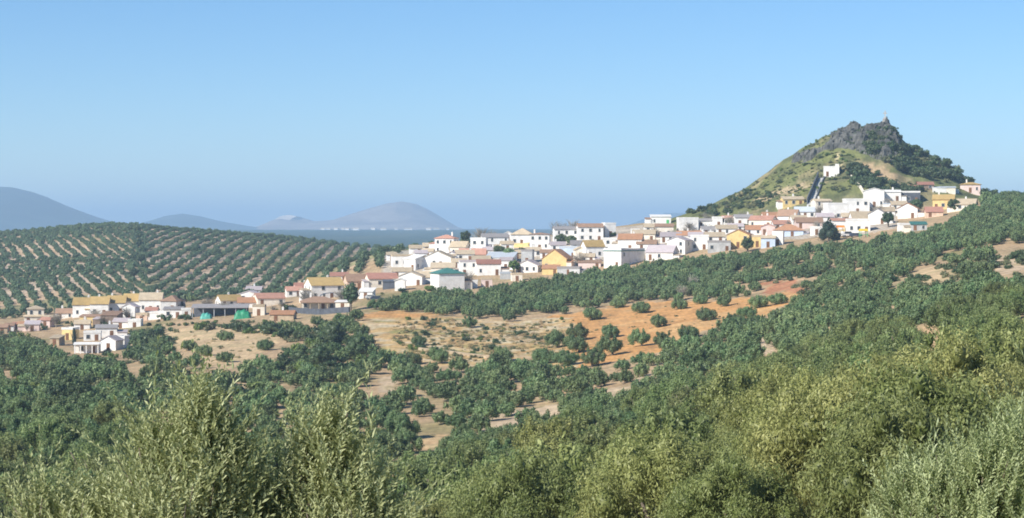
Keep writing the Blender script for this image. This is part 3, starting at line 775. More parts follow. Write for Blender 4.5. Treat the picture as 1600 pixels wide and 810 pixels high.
h(955, 394, 28, 8, 'flat', 'white', 'white', -4, 'white terrace house directly above the teal-trimmed hall', win=.5)
h(957, 419, 30, 26, 'flat', 'white', 'white', -38, 'white hall with teal cornice and long blue-shaded side wall', dep=15, win=.35, extra=cornice('green'), name='village_hall')
h(984, 394, 34, 17, 'gx', 'terra', 'white', -8, 'white house with orange-brown roof behind the teal-trimmed hall', rh=8)
h(1030, 407, 40, 12, 'gx', 'lilac', 'white', -20, 'long house with mauve roof and bluish shaded front right of the hall', rh=10, dep=8)
h(1006, 378, 32, 11, 'gx', 'tan', 'cream', -5, 'cream house with tan roof above the orange-brown roof', rh=6)
h(993, 371, 12, 9, 'flat', 'white', 'white', 0, 'tiny white house left of the cream house with tan roof')
h(1038, 371, 26, 15, 'gx', 'brown', 'cream', -4, 'cream house with brown roof below the white house with the green door', rh=4)
h(1033, 352, 28, 12, 'shed', 'white', 'white', 0, 'white house with bright green door at the left foot of the hill', door='green', win=.4, rh=3)
# --- below the hill
h(1057, 400, 26, 22, 'gy', 'lilac', 'white', -28, 'tall white gabled house with shaded right wall above the olives', rh=5, win=.3)
h(1048, 380, 30, 9, 'gx', 'lilac', 'white', -6, 'low white house with mauve roof left of the long orange roof')
h(1076, 365, 28, 20, 'flat', 'white', 'white', 4, 'white cube house with a single dark window under the hill\'s left slope', win=.35)
h(1076, 376, 34, 7, 'gx', 'terra', 'white', -6, 'house with long orange roof below the white cube with one window', rh=6)
h(1093, 392, 26, 20, 'flat', 'white', 'white', -6, 'white flat-roofed house beside the grey ruin above the olives', win=.3)
h(1107, 357, 32, 10, 'gx', 'grey', 'white', 0, 'long low white house right of the white cube with one window', rh=3)
h(1123, 356, 16, 13, 'flat', 'white', 'white', 0, 'narrow white house in the upper row under the hill\'s left slope', win=.4)
h(1140, 354, 20, 11, 'gx', 'salmon', 'white', 0, 'white house with pink roof in the upper row under the hill', rh=3)
h(1163, 354, 26, 12, 'gx', 'grey', 'white', 4, 'wide white house at the right end of the upper row, left of the yellowish house', rh=4)
h(1110, 369, 24, 9, 'gx', 'grey', 'white', 4, 'white house with grey roof in the second row, left of the tan-roofed one', rh=5)
h(1136, 368, 30, 9, 'gx', 'tan', 'white', 0, 'white house with tan roof behind the yellow house with orange roof', rh=5)
h(1124, 394, 32, 14, 'flat', 'grey', 'grey', -4, 'pale grey ruined house with white uprights above the olives', win=.6)
h(1153, 388, 32, 19, 'gy', 'terra', 'yellow', -14, 'yellow house with orange roof behind the round dark tree', rh=8, dep=11, win=.2)
h(1184, 368, 34, 8, 'gx', 'terra', 'white', -6, 'white house with long orange roof right of the yellow house', rh=6)
h(1188, 357, 34, 12, 'gx', 'salmon', 'cream', -22, 'cream house with bluish shaded side in the middle of the right village', rh=6)
h(1209, 351, 28, 10, 'gx', 'terra', 'cream', 4, 'cream house with terracotta roof left of the white-gabled brown roof', rh=8)
h(1229, 351, 28, 13, 'gx', 'brown', 'white', -24, 'house with brown roof and white right gable below the upper yellow house', rh=9)
h(1200, 368, 20, 12, 'gy', 'salmon', 'pink', -8, 'pinkish white gable left of the big terracotta roof', rh=4)
h(1232, 370, 42, 9, 'hip', 'terra', 'blue', -8, 'house with big hipped terracotta roof and blue wall', rh=10, dep=9)
h(1183, 387, 14, 15, 'flat', 'tan', 'yellow', -5, 'small yellow house right of the round dark tree')
h(1200, 387, 20, 14, 'gx', 'tan', 'blue', -12, 'blue-shaded house above the olives right of the small yellow one', rh=3)  # bluish shade painted in as the wall colour
h(1215, 384, 15, 18, 'flat', 'white', 'white', -14, 'white block right of the blue-shaded house above the olives', win=.4)
h(1240, 325, 30, 10, 'gx', 'tan', 'yellow', 4, 'highest yellow house, left of the dark stairway', rh=4)
h(1258, 343, 28, 10, 'gx', 'steel', 'white', -4, 'white house with pale blue-grey roof below the dark stairway', rh=7)
h(1265, 358, 38, 9, 'gx', 'brown', 'pink', -4, 'long house with pinkish brown roof left of the dark conifer', rh=7)
h(1276, 368, 18, 10, 'flat', 'white', 'white', -8, 'small white house beside the dark conifer, lowest of its row', win=.5)
h(1287, 335, 24, 17, 'gx', 'tan', 'cream', 8, 'cream house at the foot of the dark stairway', rh=3)
h(1310, 344, 30, 22, 'flat', 'white', 'white', 4, 'big white flat-roofed house above the dark conifer', win=.25)
h(1340, 336, 34, 20, 'flat', 'white', 'white', 0, 'big white house with two small windows in the upper right village', win=.35)
h(1366, 326, 28, 24, 'gy', 'white', 'white', -6, 'tall white gabled house at the top of the right village', rh=4, win=.25)
h(1390, 318, 32, 14, 'gx', 'white', 'white', -6, 'long white house left of the dark concrete frame', rh=3, win=.4)
h(1348, 351, 30, 9, 'gx', 'tan', 'white', 4, 'white house with broad tan roof right of the dark conifer', rh=10)
h(1316, 358, 28, 12, 'gx', 'salmon', 'white', 2, 'white house with pink roof directly right of the dark conifer', rh=3)
h(1342, 364, 32, 18, 'flat', 'white', 'white', -4, 'white two-storey house with dark windows, lowest right of the dark conifer', win=.9)
h(1371, 351, 26, 15, 'gy', 'grey', 'white', -16, 'white gabled house with grey roof left of the leafy green tree', rh=8)
h(1390, 330, 18, 10, 'shed', 'steel', 'white', -20, 'small white house with bluish sheet roof below the long white house', rh=3)
h(1420, 318, 32, 15, 'flat', 'white', 'dark', -6, 'dark concrete frame of an unfinished building at the hill foot', win=.9, dep=8, cat='building', name='concrete_frame_building')
h(1418, 342, 28, 15, 'gy', 'terra', 'white', -16, 'white gabled house with bright orange roof at the right of the village', rh=8, dep=9, win=.3)
h(1474, 328, 30, 15, 'gx', 'ochre', 'yellow', -14, 'orange-yellow house with ochre roof at the right end of the village', rh=7, win=.4)
h(1460, 340, 24, 7, 'gx', 'red', 'peach', -6, 'red-roofed low annex below the orange-yellow house', rh=7)
h(1508, 329, 28, 9, 'gx', 'tan', 'cream', -20, 'cream house with tan roof, last at the right end of the village', rh=8)
h(1516, 303, 28, 12, 'hip', 'ochre', 'pink', -14, 'pink house with ochre hipped roof high on the right shoulder of the hill', rh=4)
h(1447, 299, 22, 7, 'gx', 'red', 'brown', -4, 'brown house with red roof left of the long grey wall on the hill shoulder', rh=4)
h(1475, 303, 32, 6, 'shed', 'steel', 'cream', -10, 'long low pale shed on the right shoulder of the hill', rh=2, win=.2, name='shed')
h(1415, 362, 17, 9, 'flat', 'white', 'white', 0, 'small white shed at the lower right edge of the village', win=.4, name='shed')
h(1436, 361, 22, 9, 'shed', 'green', 'grey', -6, 'dark shed with teal sheet roof at the lower right edge of the village', rh=4, win=.2, name='shed')
for args in [
 (612, 408, 14, 9, 'gx', 'tan', 'white', 6, 'tiny white house at the very left end of the upper village'),
 (650, 398, 18, 9, 'gx', 'tan', 'white', 6, 'white house with tan roof above the flat-roofed house with two dark openings'),
 (668, 404, 16, 10, 'gx', 'tan', 'white', -6, 'white house squeezed between the slim tall house and the broad white gable'),
 (705, 409, 20, 9, 'gy', 'lilac', 'white', -8, 'small white gable below the broad tan roof on the left of the skyline'),
 (718, 419, 22, 9, 'gx', 'tan', 'white', 4, 'white house with tan roof above the flat-topped house by the warehouse'),
 (752, 416, 26, 9, 'gx', 'tan', 'white', 2, 'white house with tan roof directly behind the plum-red roof'),
 (765, 400, 20, 8, 'gx', 'lilac', 'white', -4, 'white house with mauve roof below the wide olive-grey roof'),
 (793, 392, 18, 10, 'gx', 'tan', 'white', 6, 'white house with tan roof right of the wide olive-grey roof'),
 (835, 402, 20, 9, 'gx', 'tan', 'white', 4, 'low white house below the house split by a dark recess'),
 (855, 404, 20, 8, 'gx', 'brown', 'white', -4, 'low white house with brown roof directly behind the large yellow gable'),
 (872, 393, 22, 9, 'gx', 'lilac', 'white', 4, 'white house with mauve roof below the left half of the long skyline building'),
 (905, 391, 24, 8, 'gx', 'grey', 'white', 0, 'white house with grey roof below the middle of the long skyline building'),
 (918, 411, 20, 8, 'gx', 'tan', 'white', -6, 'low white house with tan roof above the pink-walled shed'),
 (975, 381, 20, 8, 'gx', 'lilac', 'white', -4, 'white house with mauve roof above the orange-brown roof'),
 (1010, 392, 28, 9, 'gx', 'brown', 'white', -8, 'white house with brown roof behind the long mauve roof'),
 (1018, 365, 20, 9, 'gx', 'tan', 'white', 0, 'white house with tan roof left of the cream house with brown roof'),
 (1062, 388, 24, 8, 'gx', 'lilac', 'white', -6, 'white house directly behind the tall gable with a shaded right wall'),
 (1090, 379, 26, 9, 'gx', 'lilac', 'white', -4, 'white house with mauve roof behind the flat-roofed house by the grey ruin'),
 (1118, 380, 28, 9, 'gx', 'tan', 'white', 2, 'white house with tan roof directly behind the grey ruin'),
 (1150, 362, 22, 7, 'gx', 'lilac', 'white', 0, 'low white house below the wide house at the end of the upper row'),
 (1168, 378, 20, 9, 'flat', 'white', 'white', 0, 'white house directly right of the yellow house with orange roof'),
 (1222, 360, 24, 8, 'gx', 'salmon', 'white', 0, 'white house with salmon roof directly behind the big terracotta roof'),
 (1250, 351, 22, 8, 'gx', 'tan', 'white', 4, 'white house with tan roof above the long pinkish brown roof'),
 (1290, 349, 24, 9, 'gx', 'lilac', 'white', 0, 'white house with mauve roof directly above the dark conifer'),
 (1328, 348, 22, 8, 'gx', 'tan', 'white', -4, 'white house with tan roof left of the broad tan roof'),
 (1385, 340, 24, 9, 'gx', 'tan', 'white', -6, 'white house with tan roof above the leafy green tree'),
 (1405, 330, 22, 9, 'gx', 'tan', 'white', -6, 'white house with tan roof below the dark concrete frame'),
 (128, 516, 22, 8, 'gx', 'tan', 'white', 6, 'low white house below the bright yellow house'),
 (188, 514, 22, 10, 'gx', 'lilac', 'white', -6, 'white house with mauve roof below the tall gabled house of the left end'),
 (210, 512, 18, 8, 'flat', 'white', 'white', 0, 'low white flat house below the small orange-pink house'),
 (80, 507, 20, 8, 'gx', 'tan', 'cream', 4, 'low cream house below the white house with red-brown roof at the left')]:
    h(*args)
h(1299, 280, 22, 13, 'flat', 'white', 'white', -10, 'white chapel standing alone on the hillside', extra=tower(.36, 1.6, 1.6), win=.2, dep=6, name='chapel', cat='chapel')

# ------------------------------------------------------------------ foliage meshes
def unit(v):
    return v / np.maximum(np.linalg.norm(v, axis=-1, keepdims=True), 1e-9)

ICO_V, ICO_F = None, None
def _ico():
    global ICO_V, ICO_F
    import bmesh
    b = bmesh.new(); bmesh.ops.create_icosphere(b, subdivisions=1, radius=1.0)
    b.verts.ensure_lookup_table()
    ICO_V = np.array([v.co[:] for v in b.verts]); ICO_F = np.array([[v.index for v in f.verts] for f in b.faces]); b.free()
_ico()

def leaf_quads(r, pos, nrm, ln, wd, up=0.35, fold=0.0):
    """diamond leaf clumps at pos, facing roughly nrm"""
    n = len(pos)
    t = r.normal(size=(n, 3)); t[:, 2] += up * 2
    t = unit(t - nrm * np.sum(t * nrm, 1, keepdims=True)); s = np.cross(nrm, t)
    L = (ln * r.uniform(.65, 1.35, n))[:, None]; Wd = (wd * r.uniform(.7, 1.3, n))[:, None]
    v = np.stack([pos - t * L * .5, pos + s * Wd * .5 + nrm * Wd * .12, pos + t * L * .5, pos - s * Wd * .5 + nrm * Wd * .12], 1)
    return v.reshape(-1, 3), np.arange(n * 4).reshape(-1, 4)

def crown_mesh(name, seed, lobes, n, ln, wd, mat, core=.7, up=.35, spread=.55, shell=.32):
    r = np.random.default_rng(seed)
    c = np.array([l[:3] for l in lobes]); R = np.array([l[3] for l in lobes]); sq = np.array([l[4] if len(l) > 4 else 1.0 for l in lobes])
    k = r.choice(len(R), n, p=R ** 2 / np.sum(R ** 2))
    d = unit(r.normal(size=(n, 3)))
    rad = R[k] * (1 - shell * r.random(n) ** 1.3 + .10 * r.normal(size=n) * (r.random(n) < .3))
    off = d * rad[:, None]; off[:, 2] *= sq[k]
    pos = c[k] + off
    nrm = unit(d + spread * r.normal(size=(n, 3)))
    v, f = leaf_quads(r, pos, nrm, ln, wd, up)
    lob_t = r.random(len(R))
    tint = np.clip(.55 * r.random(n) + .45 * lob_t[k], 0, 1)
    if core:
        for i in range(len(R)):
            cv = ICO_V * (R[i] * core * r.uniform(.85, 1.1, (len(ICO_V), 1))) * np.array([1, 1, sq[i]]) + c[i]
            fq = np.concatenate([ICO_F, ICO_F[:, 2:3]], 1) + len(v)
            v = np.concatenate([v, cv]); f = np.concatenate([f, fq]); tint = np.concatenate([tint, np.full(len(ICO_F), lob_t[i] * .5)])  # unseen inner blobs added to block light, tint darkened like crown shade
    # quads with a repeated corner are turned into proper triangles by a loose build
    tri = f[:, 2] == f[:, 3]
    me = bpy.data.meshes.new(name)
    fq, ft = f[~tri], f[tri][:, :3]
    me.vertices.add(len(v)); me.vertices.foreach_set('co', v.astype(np.float32).ravel())
    loops = np.concatenate([fq.ravel(), ft.ravel()]).astype(np.int32)
    me.loops.add(len(loops)); me.loops.foreach_set('vertex_index', loops)
    st = np.concatenate([np.arange(len(fq)) * 4, len(fq) * 4 + np.arange(len(ft)) * 3]).astype(np.int32)
    tot = np.concatenate([np.full(len(fq), 4), np.full(len(ft), 3)]).astype(np.int32)
    me.polygons.add(len(st)); me.polygons.foreach_set('loop_start', st); me.polygons.foreach_set('loop_total', tot)
    at = me.attributes.new('tint', 'FLOAT', 'FACE'); at.data.foreach_set('value', np.concatenate([tint[~tri], tint[tri]]).astype(np.float32))
    me.update(calc_edges=True); me.materials.append(mat)
    return me

def olive_lobes(seed, rad=2.4, top=4.1, low=.75, n=15):
    r = np.random.default_rng(seed); L = []
    mid = (top + low) / 2; hz = (top - low) / 2
    for i in range(n):
        a = i * 2.399 + r.uniform(-.3, .3); q = (i + .5) / n
        zz = 1 - 1.9 * q; ww = math.sqrt(max(0, 1 - zz * zz))
        rr = r.uniform(.75, 1.15) * .95 * rad / 2.4
        L.append((math.cos(a) * ww * (rad - rr * .75), math.sin(a) * ww * (rad - rr * .75), mid + zz * (hz - rr * .7) + r.uniform(-.2, .3), rr, r.uniform(.8, 1.05)))
    L.append((0, 0, mid, rad * .62, 1.0))
    return L
def plume_lobes(seed, n=30):
    r = np.random.default_rng(seed); L = []
    for i in range(n):
        a = i * 2.399 + r.uniform(-.4, .4); q = (i + .5) / n
        zz = 1 - 1.75 * q; ww = math.sqrt(max(0, 1 - zz * zz)); k = r.uniform(.72, 1.08)
        rr = r.uniform(.42, .80)
        L.append((math.cos(a) * ww * 1.9 * k, math.sin(a) * ww * 1.9 * k, 2.3 + zz * 1.35 * k, rr, r.uniform(.95, 1.5)))
    for i in range(5):
        a = r.uniform(0, 6.28); L.append((math.cos(a) * r.uniform(.2, 1.5), math.sin(a) * r.uniform(.2, 1.5), r.uniform(3.5, 4.1), r.uniform(.28, .42), 1.8))
    L.append((0, 0, 2.2, 1.35, 1.0))
    return L
M_LEAF_NEAR = mat_leaf('olive_leaves_yellow_green', (0.115, 0.15, 0.036), (0.40, 0.43, 0.165), trans=.34, objvar=.2)  # yellower green leaf colour of the near trees
M_LEAF_FG = mat_leaf('olive_leaves_silvery', (0.13, 0.18, 0.045), (0.62, 0.68, 0.36), trans=.38, rough=.48, objvar=.08, spec=.45)
M_LEAF_MID = mat_leaf('olive_leaves_grey_green', (0.080, 0.145, 0.056), (0.25, 0.325, 0.14), trans=.3, objvar=.28)
M_LEAF_FAR = mat_leaf('olive_leaves_far_grove', (0.066, 0.118, 0.054), (0.165, 0.22, 0.105), trans=.22, objvar=.25)
M_LEAF_DARK = mat_leaf('holm_oak_leaves', (0.032, 0.062, 0.024), (0.090, 0.13, 0.052), trans=.12, objvar=.25)
M_LEAF_SCRUB = mat_leaf('dry_scrub_leaves', (0.085, 0.105, 0.048), (0.21, 0.215, 0.10), trans=.15, objvar=.35)
M_LEAF_PINE = mat_leaf('pine_needles', (0.014, 0.032, 0.020), (0.040, 0.066, 0.034), trans=.08, objvar=.15)
M_TWIG = mat_plain('bare_grey_twigs', (0.30, 0.27, 0.22), var=.25, scale=2)
M_LEAF_BRIGHT = mat_leaf('fresh_green_leaves', (0.08, 0.14, 0.03), (0.18, 0.24, 0.06), trans=.25, objvar=.2)

def warp(lobes, seed):
    r = np.random.default_rng(seed); sx, sy, sz = r.uniform(.95, 1.2), r.uniform(.95, 1.2), r.uniform(.70, .88); kx, ky = r.normal(size=2) * .12
    return [(a * sx + kx * c, b_ * sy + ky * c, c * sz, d * r.uniform(.8, 1.2), e) for a, b_, c, d, e in lobes]
CR_NEAR = [crown_mesh('crown', 100 + i, plume_lobes(50 + i), 42000, .115, .040, M_LEAF_NEAR, core=.55, up=.9, spread=.75, shell=.5) for i in range(4)]
CR_NM = [crown_mesh('crown', 120 + i, plume_lobes(60 + i, 22), 9000, .21, .085, M_LEAF_NEAR, core=.6, up=.8, shell=.42) for i in range(4)]
CR_NMD = [crown_mesh('crown', 130 + i, warp(plume_lobes(70 + i, 20), 40 + i), 4500, .30, .13, M_LEAF_MID, core=.68, up=.6, shell=.4) for i in range(4)]
M_LEAF_LEFT = mat_leaf('olive_leaves_green', (0.095, 0.145, 0.042), (0.28, 0.33, 0.125), trans=.3, objvar=.25)
CR_LEFT = [crown_mesh('crown', 180 + i, warp(plume_lobes(170 + i, 22), 60 + i), 6000, .25, .10, M_LEAF_LEFT, core=.6, up=.8, shell=.42) for i in range(4)]
CR_MID = [crown_mesh('crown', 140 + i, warp(plume_lobes(80 + i, 14 + i % 4), i), 1300, .46, .24, M_LEAF_MID, core=.66) for i in range(9)]
CR_FAR = [crown_mesh('crown', 160 + i, olive_lobes(90 + i, n=8), 170, .95, .6, M_LEAF_FAR, core=.78) for i in range(5)]

def trunk_mesh(seed, hgt=1.9, r0=.22):
    r = np.random.default_rng(seed); b = MB()
    b.tube([(0, 0, -.6), (.04, .02, .3), (r.uniform(-.1, .1), r.uniform(-.1, .1), hgt * .5)], [r0 * 1.35, r0, r0 * .8], 7)
    for k in range(4):
        a = k * 1.57 + r.uniform(-.4, .4); 
        b.tube([(0, 0, hgt * .42), (math.cos(a) * .45, math.sin(a) * .45, hgt * .85), (math.cos(a) * 1.1, math.sin(a) * 1.1, hgt * 1.5)], [r0 * .62, r0 * .42, r0 * .16], 5)
    me = b.mesh('trunk', True); me.materials.append(M_BARK); return me
TRUNKS = [trunk_mesh(i) for i in range(3)]

def tree(name, crown, loc, rz=0., s=1., label=None, cat='tree', group=None, trunk=None):
    o = empty(name, loc, rz, s)
    link('trunk', trunk or TRUNKS[random.randrange(3)], None, o)
    link('crown', crown, None, o)
    return tag(o, label, cat, group)

def scatter_stuff(name, label, cat, protos, pts, rot, scl, idx):
    """one object whose geometry nodes set many plants on its points (too many or too small to count)"""
    me = bpy.data.meshes.new(name); me.vertices.add(len(pts)); me.vertices.foreach_set('co', np.asarray(pts, np.float32).ravel())
    for nm, typ, val in (('rz', 'FLOAT', rot), ('sc', 'FLOAT', scl), ('pick', 'INT', idx)):
        a = me.attributes.new(nm, typ, 'POINT'); a.data.foreach_set('value', np.asarray(val, np.float32 if typ == 'FLOAT' else np.int32))
    o = bpy.data.objects.new(name, me); COL.objects.link(o)
    pc = bpy.data.collections.new(name + '_kinds')
    for i, pm in enumerate(protos):
        pc.objects.link(bpy.data.objects.new('%s_kind_%02d' % (name, i), pm))
    ng = bpy.data.node_groups.new(name, 'GeometryNodeTree')
    ng.interface.new_socket('Geometry', in_out='INPUT', socket_type='NodeSocketGeometry'); ng.interface.new_socket('Geometry', in_out='OUTPUT', socket_type='NodeSocketGeometry')
    gi = ng.nodes.new('NodeGroupInput'); go = ng.nodes.new('NodeGroupOutput')
    ip = ng.nodes.new('GeometryNodeInstanceOnPoints'); ci = ng.nodes.new('GeometryNodeCollectionInfo')
    ci.inputs['Collection'].default_value = pc; ci.inputs['Separate Children'].default_value = True; ci.inputs['Reset Children'].default_value = True
    def attr(nm, dt):
        n = ng.nodes.new('GeometryNodeInputNamedAttribute'); n.data_type = dt; n.inputs['Name'].default_value = nm; return n
    ar, as_, ai = attr('rz', 'FLOAT'), attr('sc', 'FLOAT'), attr('pick', 'INT')
    cb = ng.nodes.new('ShaderNodeCombineXYZ'); L = ng.links
    L.new(ar.outputs[0], cb.inputs[2]); L.new(gi.outputs[0], ip.inputs['Points']); L.new(ci.outputs[0], ip.inputs['Instance'])
    ip.inputs['Pick Instance'].default_value = True
    L.new(ai.outputs[0], ip.inputs['Instance Index']); L.new(cb.outputs[0], ip.inputs['Rotation']); L.new(as_.outputs[0], ip.inputs['Scale'])
    L.new(ip.outputs[0], go.inputs[0])
    md = o.modifiers.new('plants', 'NODES'); md.node_group = ng
    return tag(o, label, cat, kind='stuff')

# ------------------------------------------------------------------ where the olives stand
VILLAGE = [(-40, 500), (40, 488), (110, 474), (270, 460), (300, 474), (345, 458), (450, 440), (480, 430), (600, 420), (605, 390), (680, 362), (800, 350), (960, 345), (1030, 335), (1200, 325), (1290, 308), (1400, 295), (1450, 285), (1530, 288), (1535, 330), (1480, 342), (1445, 362),
           (1445, 378), (1400, 384), (1300, 394), (1225, 404), (1150, 410), (1050, 421), (960, 433), (905, 447), (860, 446), (800, 453), (735, 470), (670, 470), (640, 474), (590, 480), (550, 500), (460, 514), (400, 511), (300, 512), (215, 528), (208, 566), (150, 574), (110, 570), (70, 554), (50, 534), (-40, 536)]
EXPL = [(928, 500, 1.0, 'leftmost'), (903, 533, 1.05, ''), (871, 544, 1.05, ''), (905, 552, 1.0, ''), (957, 528, 1.0, ''), (957, 556, 1.1, ''), (1003, 541, .95, ''), (1002, 490, .95, ''), (1032, 511, .95, ''),
        (1100, 502, 1.0, ''), (1148, 510, .9, ''), (1170, 498, .9, ''), (1062, 484, .9, ''), (965, 482, .8, ''), (1130, 480, .8, ''), (1185, 482, .95, ''), (850, 568, 1.0, ''), (885, 572, 1.0, ''), (925, 574, 1.0, '')]
EXLAB = ['round olive tree at the upper left corner of the orange field', 'round olive tree on the left rim of the orange field, above a close pair', 'leftmost olive tree on the edge of the orange field and the pale scrub',
         'olive tree on the left rim of the orange field, right of the leftmost one', 'upper olive of the vertical pair near the middle of the orange field', 'lower, larger olive of the vertical pair near the middle of the orange field',
         'lone olive tree low in the orange field, right of the vertical pair', 'small olive near the top edge of the orange field', 'olive tree in the upper middle of the orange field, left of the lone dark one',
         'lone dark olive tree in the right half of the orange field', 'small olive right of the lone dark one in the orange field', 'rightmost small olive on the orange slope', 'small olive on the top edge of the orange field, right of centre',
         'tiny olive at the top edge of the orange field above the vertical pair', 'tiny olive at the upper right edge of the orange field', 'olive at the right end of the orange field below the red soil', 'olive below the pale scrub, first of three in a row',
         'olive below the pale scrub, second of three in a row', 'olive below the pale scrub, third of three in a row']

cand = []
def jitter_grid(x0, x1, y0, y1, sx, sy, ang, jit, r):
    w = max(x1 - x0, y1 - y0) * 1.5; cx, cy = (x0 + x1) / 2, (y0 + y1) / 2
    a = np.arange(-w / 2, w / 2, sx); b = np.arange(-w / 2, w / 2, sy)
    A, B = np.meshgrid(a, b); A = A.ravel() + r.normal(size=A.size) * jit; B = B.ravel() + r.normal(size=B.size) * jit
    ca, sa = math.cos(ang), math.sin(ang)
    X = cx + A * ca + B * sa; Y = cy - A * sa + B * ca
    k = (X > x0) & (X < x1) & (Y > y0) & (Y < y1)
    return X[k], Y[k]

r1 = np.random.default_rng(77)
def place(X, Y):
    Z = H(X, Y); px, py = project(X, Y, Z); return Z, px, py
# slopes between the camera and the village
X, Y = jitter_grid(-260, 320, 38, 800, 6.5, 6.1, .5, .6, r1)
Z, px, py = place(X, Y)
wob = (fbm(X / 11, Y / 11, 61, 2) - .5)
keep = (px > -70) & (px < 1670) & (py < 960)
field_x = inpoly(px + wob * 20, py + wob * 6, FIELD) | inpoly(px, py, VILLAGE)
stay = r1.random(len(X)) < .22
for k_, poly in enumerate(PATCHES):
    ex_ = inpoly(px + wob * 16, py + wob * 8, poly)
    for hh_ in ((1.0,) if k_ == 1 else ((1.0, 2.0, 3.0, 4.0, 5.0) if k_ in (2, 3, 4) else (1.0, 2.0, 3.0))): ex_ |= inpoly(px, py - hh_ / Y * F, poly)
    field_x |= ex_ & ~(stay & (k_ == 1))
field_x |= inpoly(px, py - 1.6 / Y * F, FIELD)
gate = np.where((px > 960) & (Y > 560), r1.random(len(X)) < .93, True)
thin = np.where((Y > 420) & (Y < 640) & (px < 560), r1.random(len(X)) < .52, True) & np.where((Y > 240) & (Y <= 420) & (px < 700), r1.random(len(X)) < .72, True) & np.where((Y > 330) & (Y < 620) & (px >= 560) & (px < 1150), r1.random(len(X)) < .80, True)
thin2 = np.where((Y > 440) & (px > 1140) & (py > 398) & (py < 462), r1.random(len(X)) < .5, True)
bridge = ~((Y < 120) & (px < 640)) & ~((Y < 175) & (r1.random(len(X)) < .13))                   # the near left falls away below the frame
ok = keep & ~field_x & thin & thin2 & gate & bridge
X, Y, Z, px, py = X[ok], Y[ok], Z[ok], px[ok], py[ok]
S = np.clip(np.exp(r1.normal(size=len(X)) * np.where(Y < 170, .24, .17)), .62, 1.5) * np.where((Y > 300) & (Y < 660), .84, 1.0); ROT = r1.uniform(0, 6.28, len(X))
# extra band of closely planted olives just below the village
Xb, Yb = jitter_grid(-60, 330, 560, 830, 5.4, 5.2, .3, .5, r1)
Zb, pxb, pyb = place(Xb, Yb)
BAND = [(590, 476), (670, 464), (740, 463), (830, 446), (960, 427), (1050, 415), (1150, 404), (1225, 398), (1300, 388), (1400, 376), (1450, 368), (1490, 348), (1540, 322), (1560, 306), (1670, 300), (1670, 392), (1450, 402), (1300, 430), (1200, 440), (1100, 462), (950, 474), (800, 496), (640, 488), (565, 486)]
BAND = [(x_, y_ - (11 if k_ < 12 else 0)) for k_, (x_, y_) in enumerate(BAND)]
kb = inpoly(pxb, pyb, BAND) & inpoly(pxb, pyb - 2.6 / Yb * F, BAND + []) | (inpoly(pxb, pyb, BAND) & (pxb > 1500))
kb &= r1.random(len(Xb)) < np.where((pxb > 1140) & (pyb > 396), .62, .94)
near_old = inpoly(px, py, BAND)
X = np.concatenate([X[~near_old], Xb[kb]]); Y = np.concatenate([Y[~near_old], Yb[kb]]); Z = np.concatenate([Z[~near_old], Zb[kb]])
px = np.concatenate([px[~near_old], pxb[kb]]); py = np.concatenate([py[~near_old], pyb[kb]])
S = np.concatenate([S[~near_old], r1.uniform(.78, 1.05, kb.sum())]); ROT = np.concatenate([ROT[~near_old], r1.uniform(0, 6.28, kb.sum())])
# those that stand in the orange field are placed singly
for (ex, ey, es, _), lab in zip(EXPL, EXLAB):
    x, y, z = hit(ex, ey)
    tree('olive_tree', CR_NMD[random.randrange(4)], (x, y, z - .25), random.uniform(0, 6), es * 1.15, lab, 'olive tree', 'olive trees on the orange field')
for (ex, ey, es), lab in zip([(350, 533, .95), (298, 548, .9), (322, 556, .95), (352, 566, .85), (415, 548, .95)], ['olive tree in the middle of the pale bare patch below the open shed', 'olive tree at the left edge of the pale bare patch below the open shed',
        'olive tree in the lower left of the pale bare patch below the open shed', 'small olive at the lower tip of the pale bare patch below the open shed', 'olive tree at the right edge of the pale bare patch below the open shed']):
    x, y, z = hit(ex, ey)
    tree('olive_tree', CR_NMD[random.randrange(4)], (x, y, z - .25), random.uniform(0, 6), es, lab, 'olive tree', 'olive trees on the pale patch below the open shed')
for (ex, ey, es), lab in zip([(1040, 546, .95), (1075, 530, .95), (1215, 476, .9), (1095, 476, .8), (735, 512, .8), (655, 540, .75), (690, 568, .95), (790, 566, .9), (640, 572, .95)], ['olive at the lower rim of the orange field, second right of the vertical pair', 'olive at the lower rim of the orange field below the lone dark one', 'olive at the far right tip of the orange field',
        'tiny olive at the top edge of the orange field, left of the upper right one', 'small olive near the top of the pale scrub bank', 'small olive at the left of the pale scrub bank', 'olive at the lower left foot of the pale scrub bank', 'olive at the foot of the pale scrub bank, left of the row of three', 'leftmost olive at the foot of the pale scrub bank']):
    x, y, z = hit(ex, ey)
    tree('olive_tree', CR_NMD[random.randrange(4)], (x, y, z - .25), random.uniform(0, 6), es * 1.1, lab, 'olive tree', 'olive trees on the orange field')
n_expl = len(EXPL) + 14
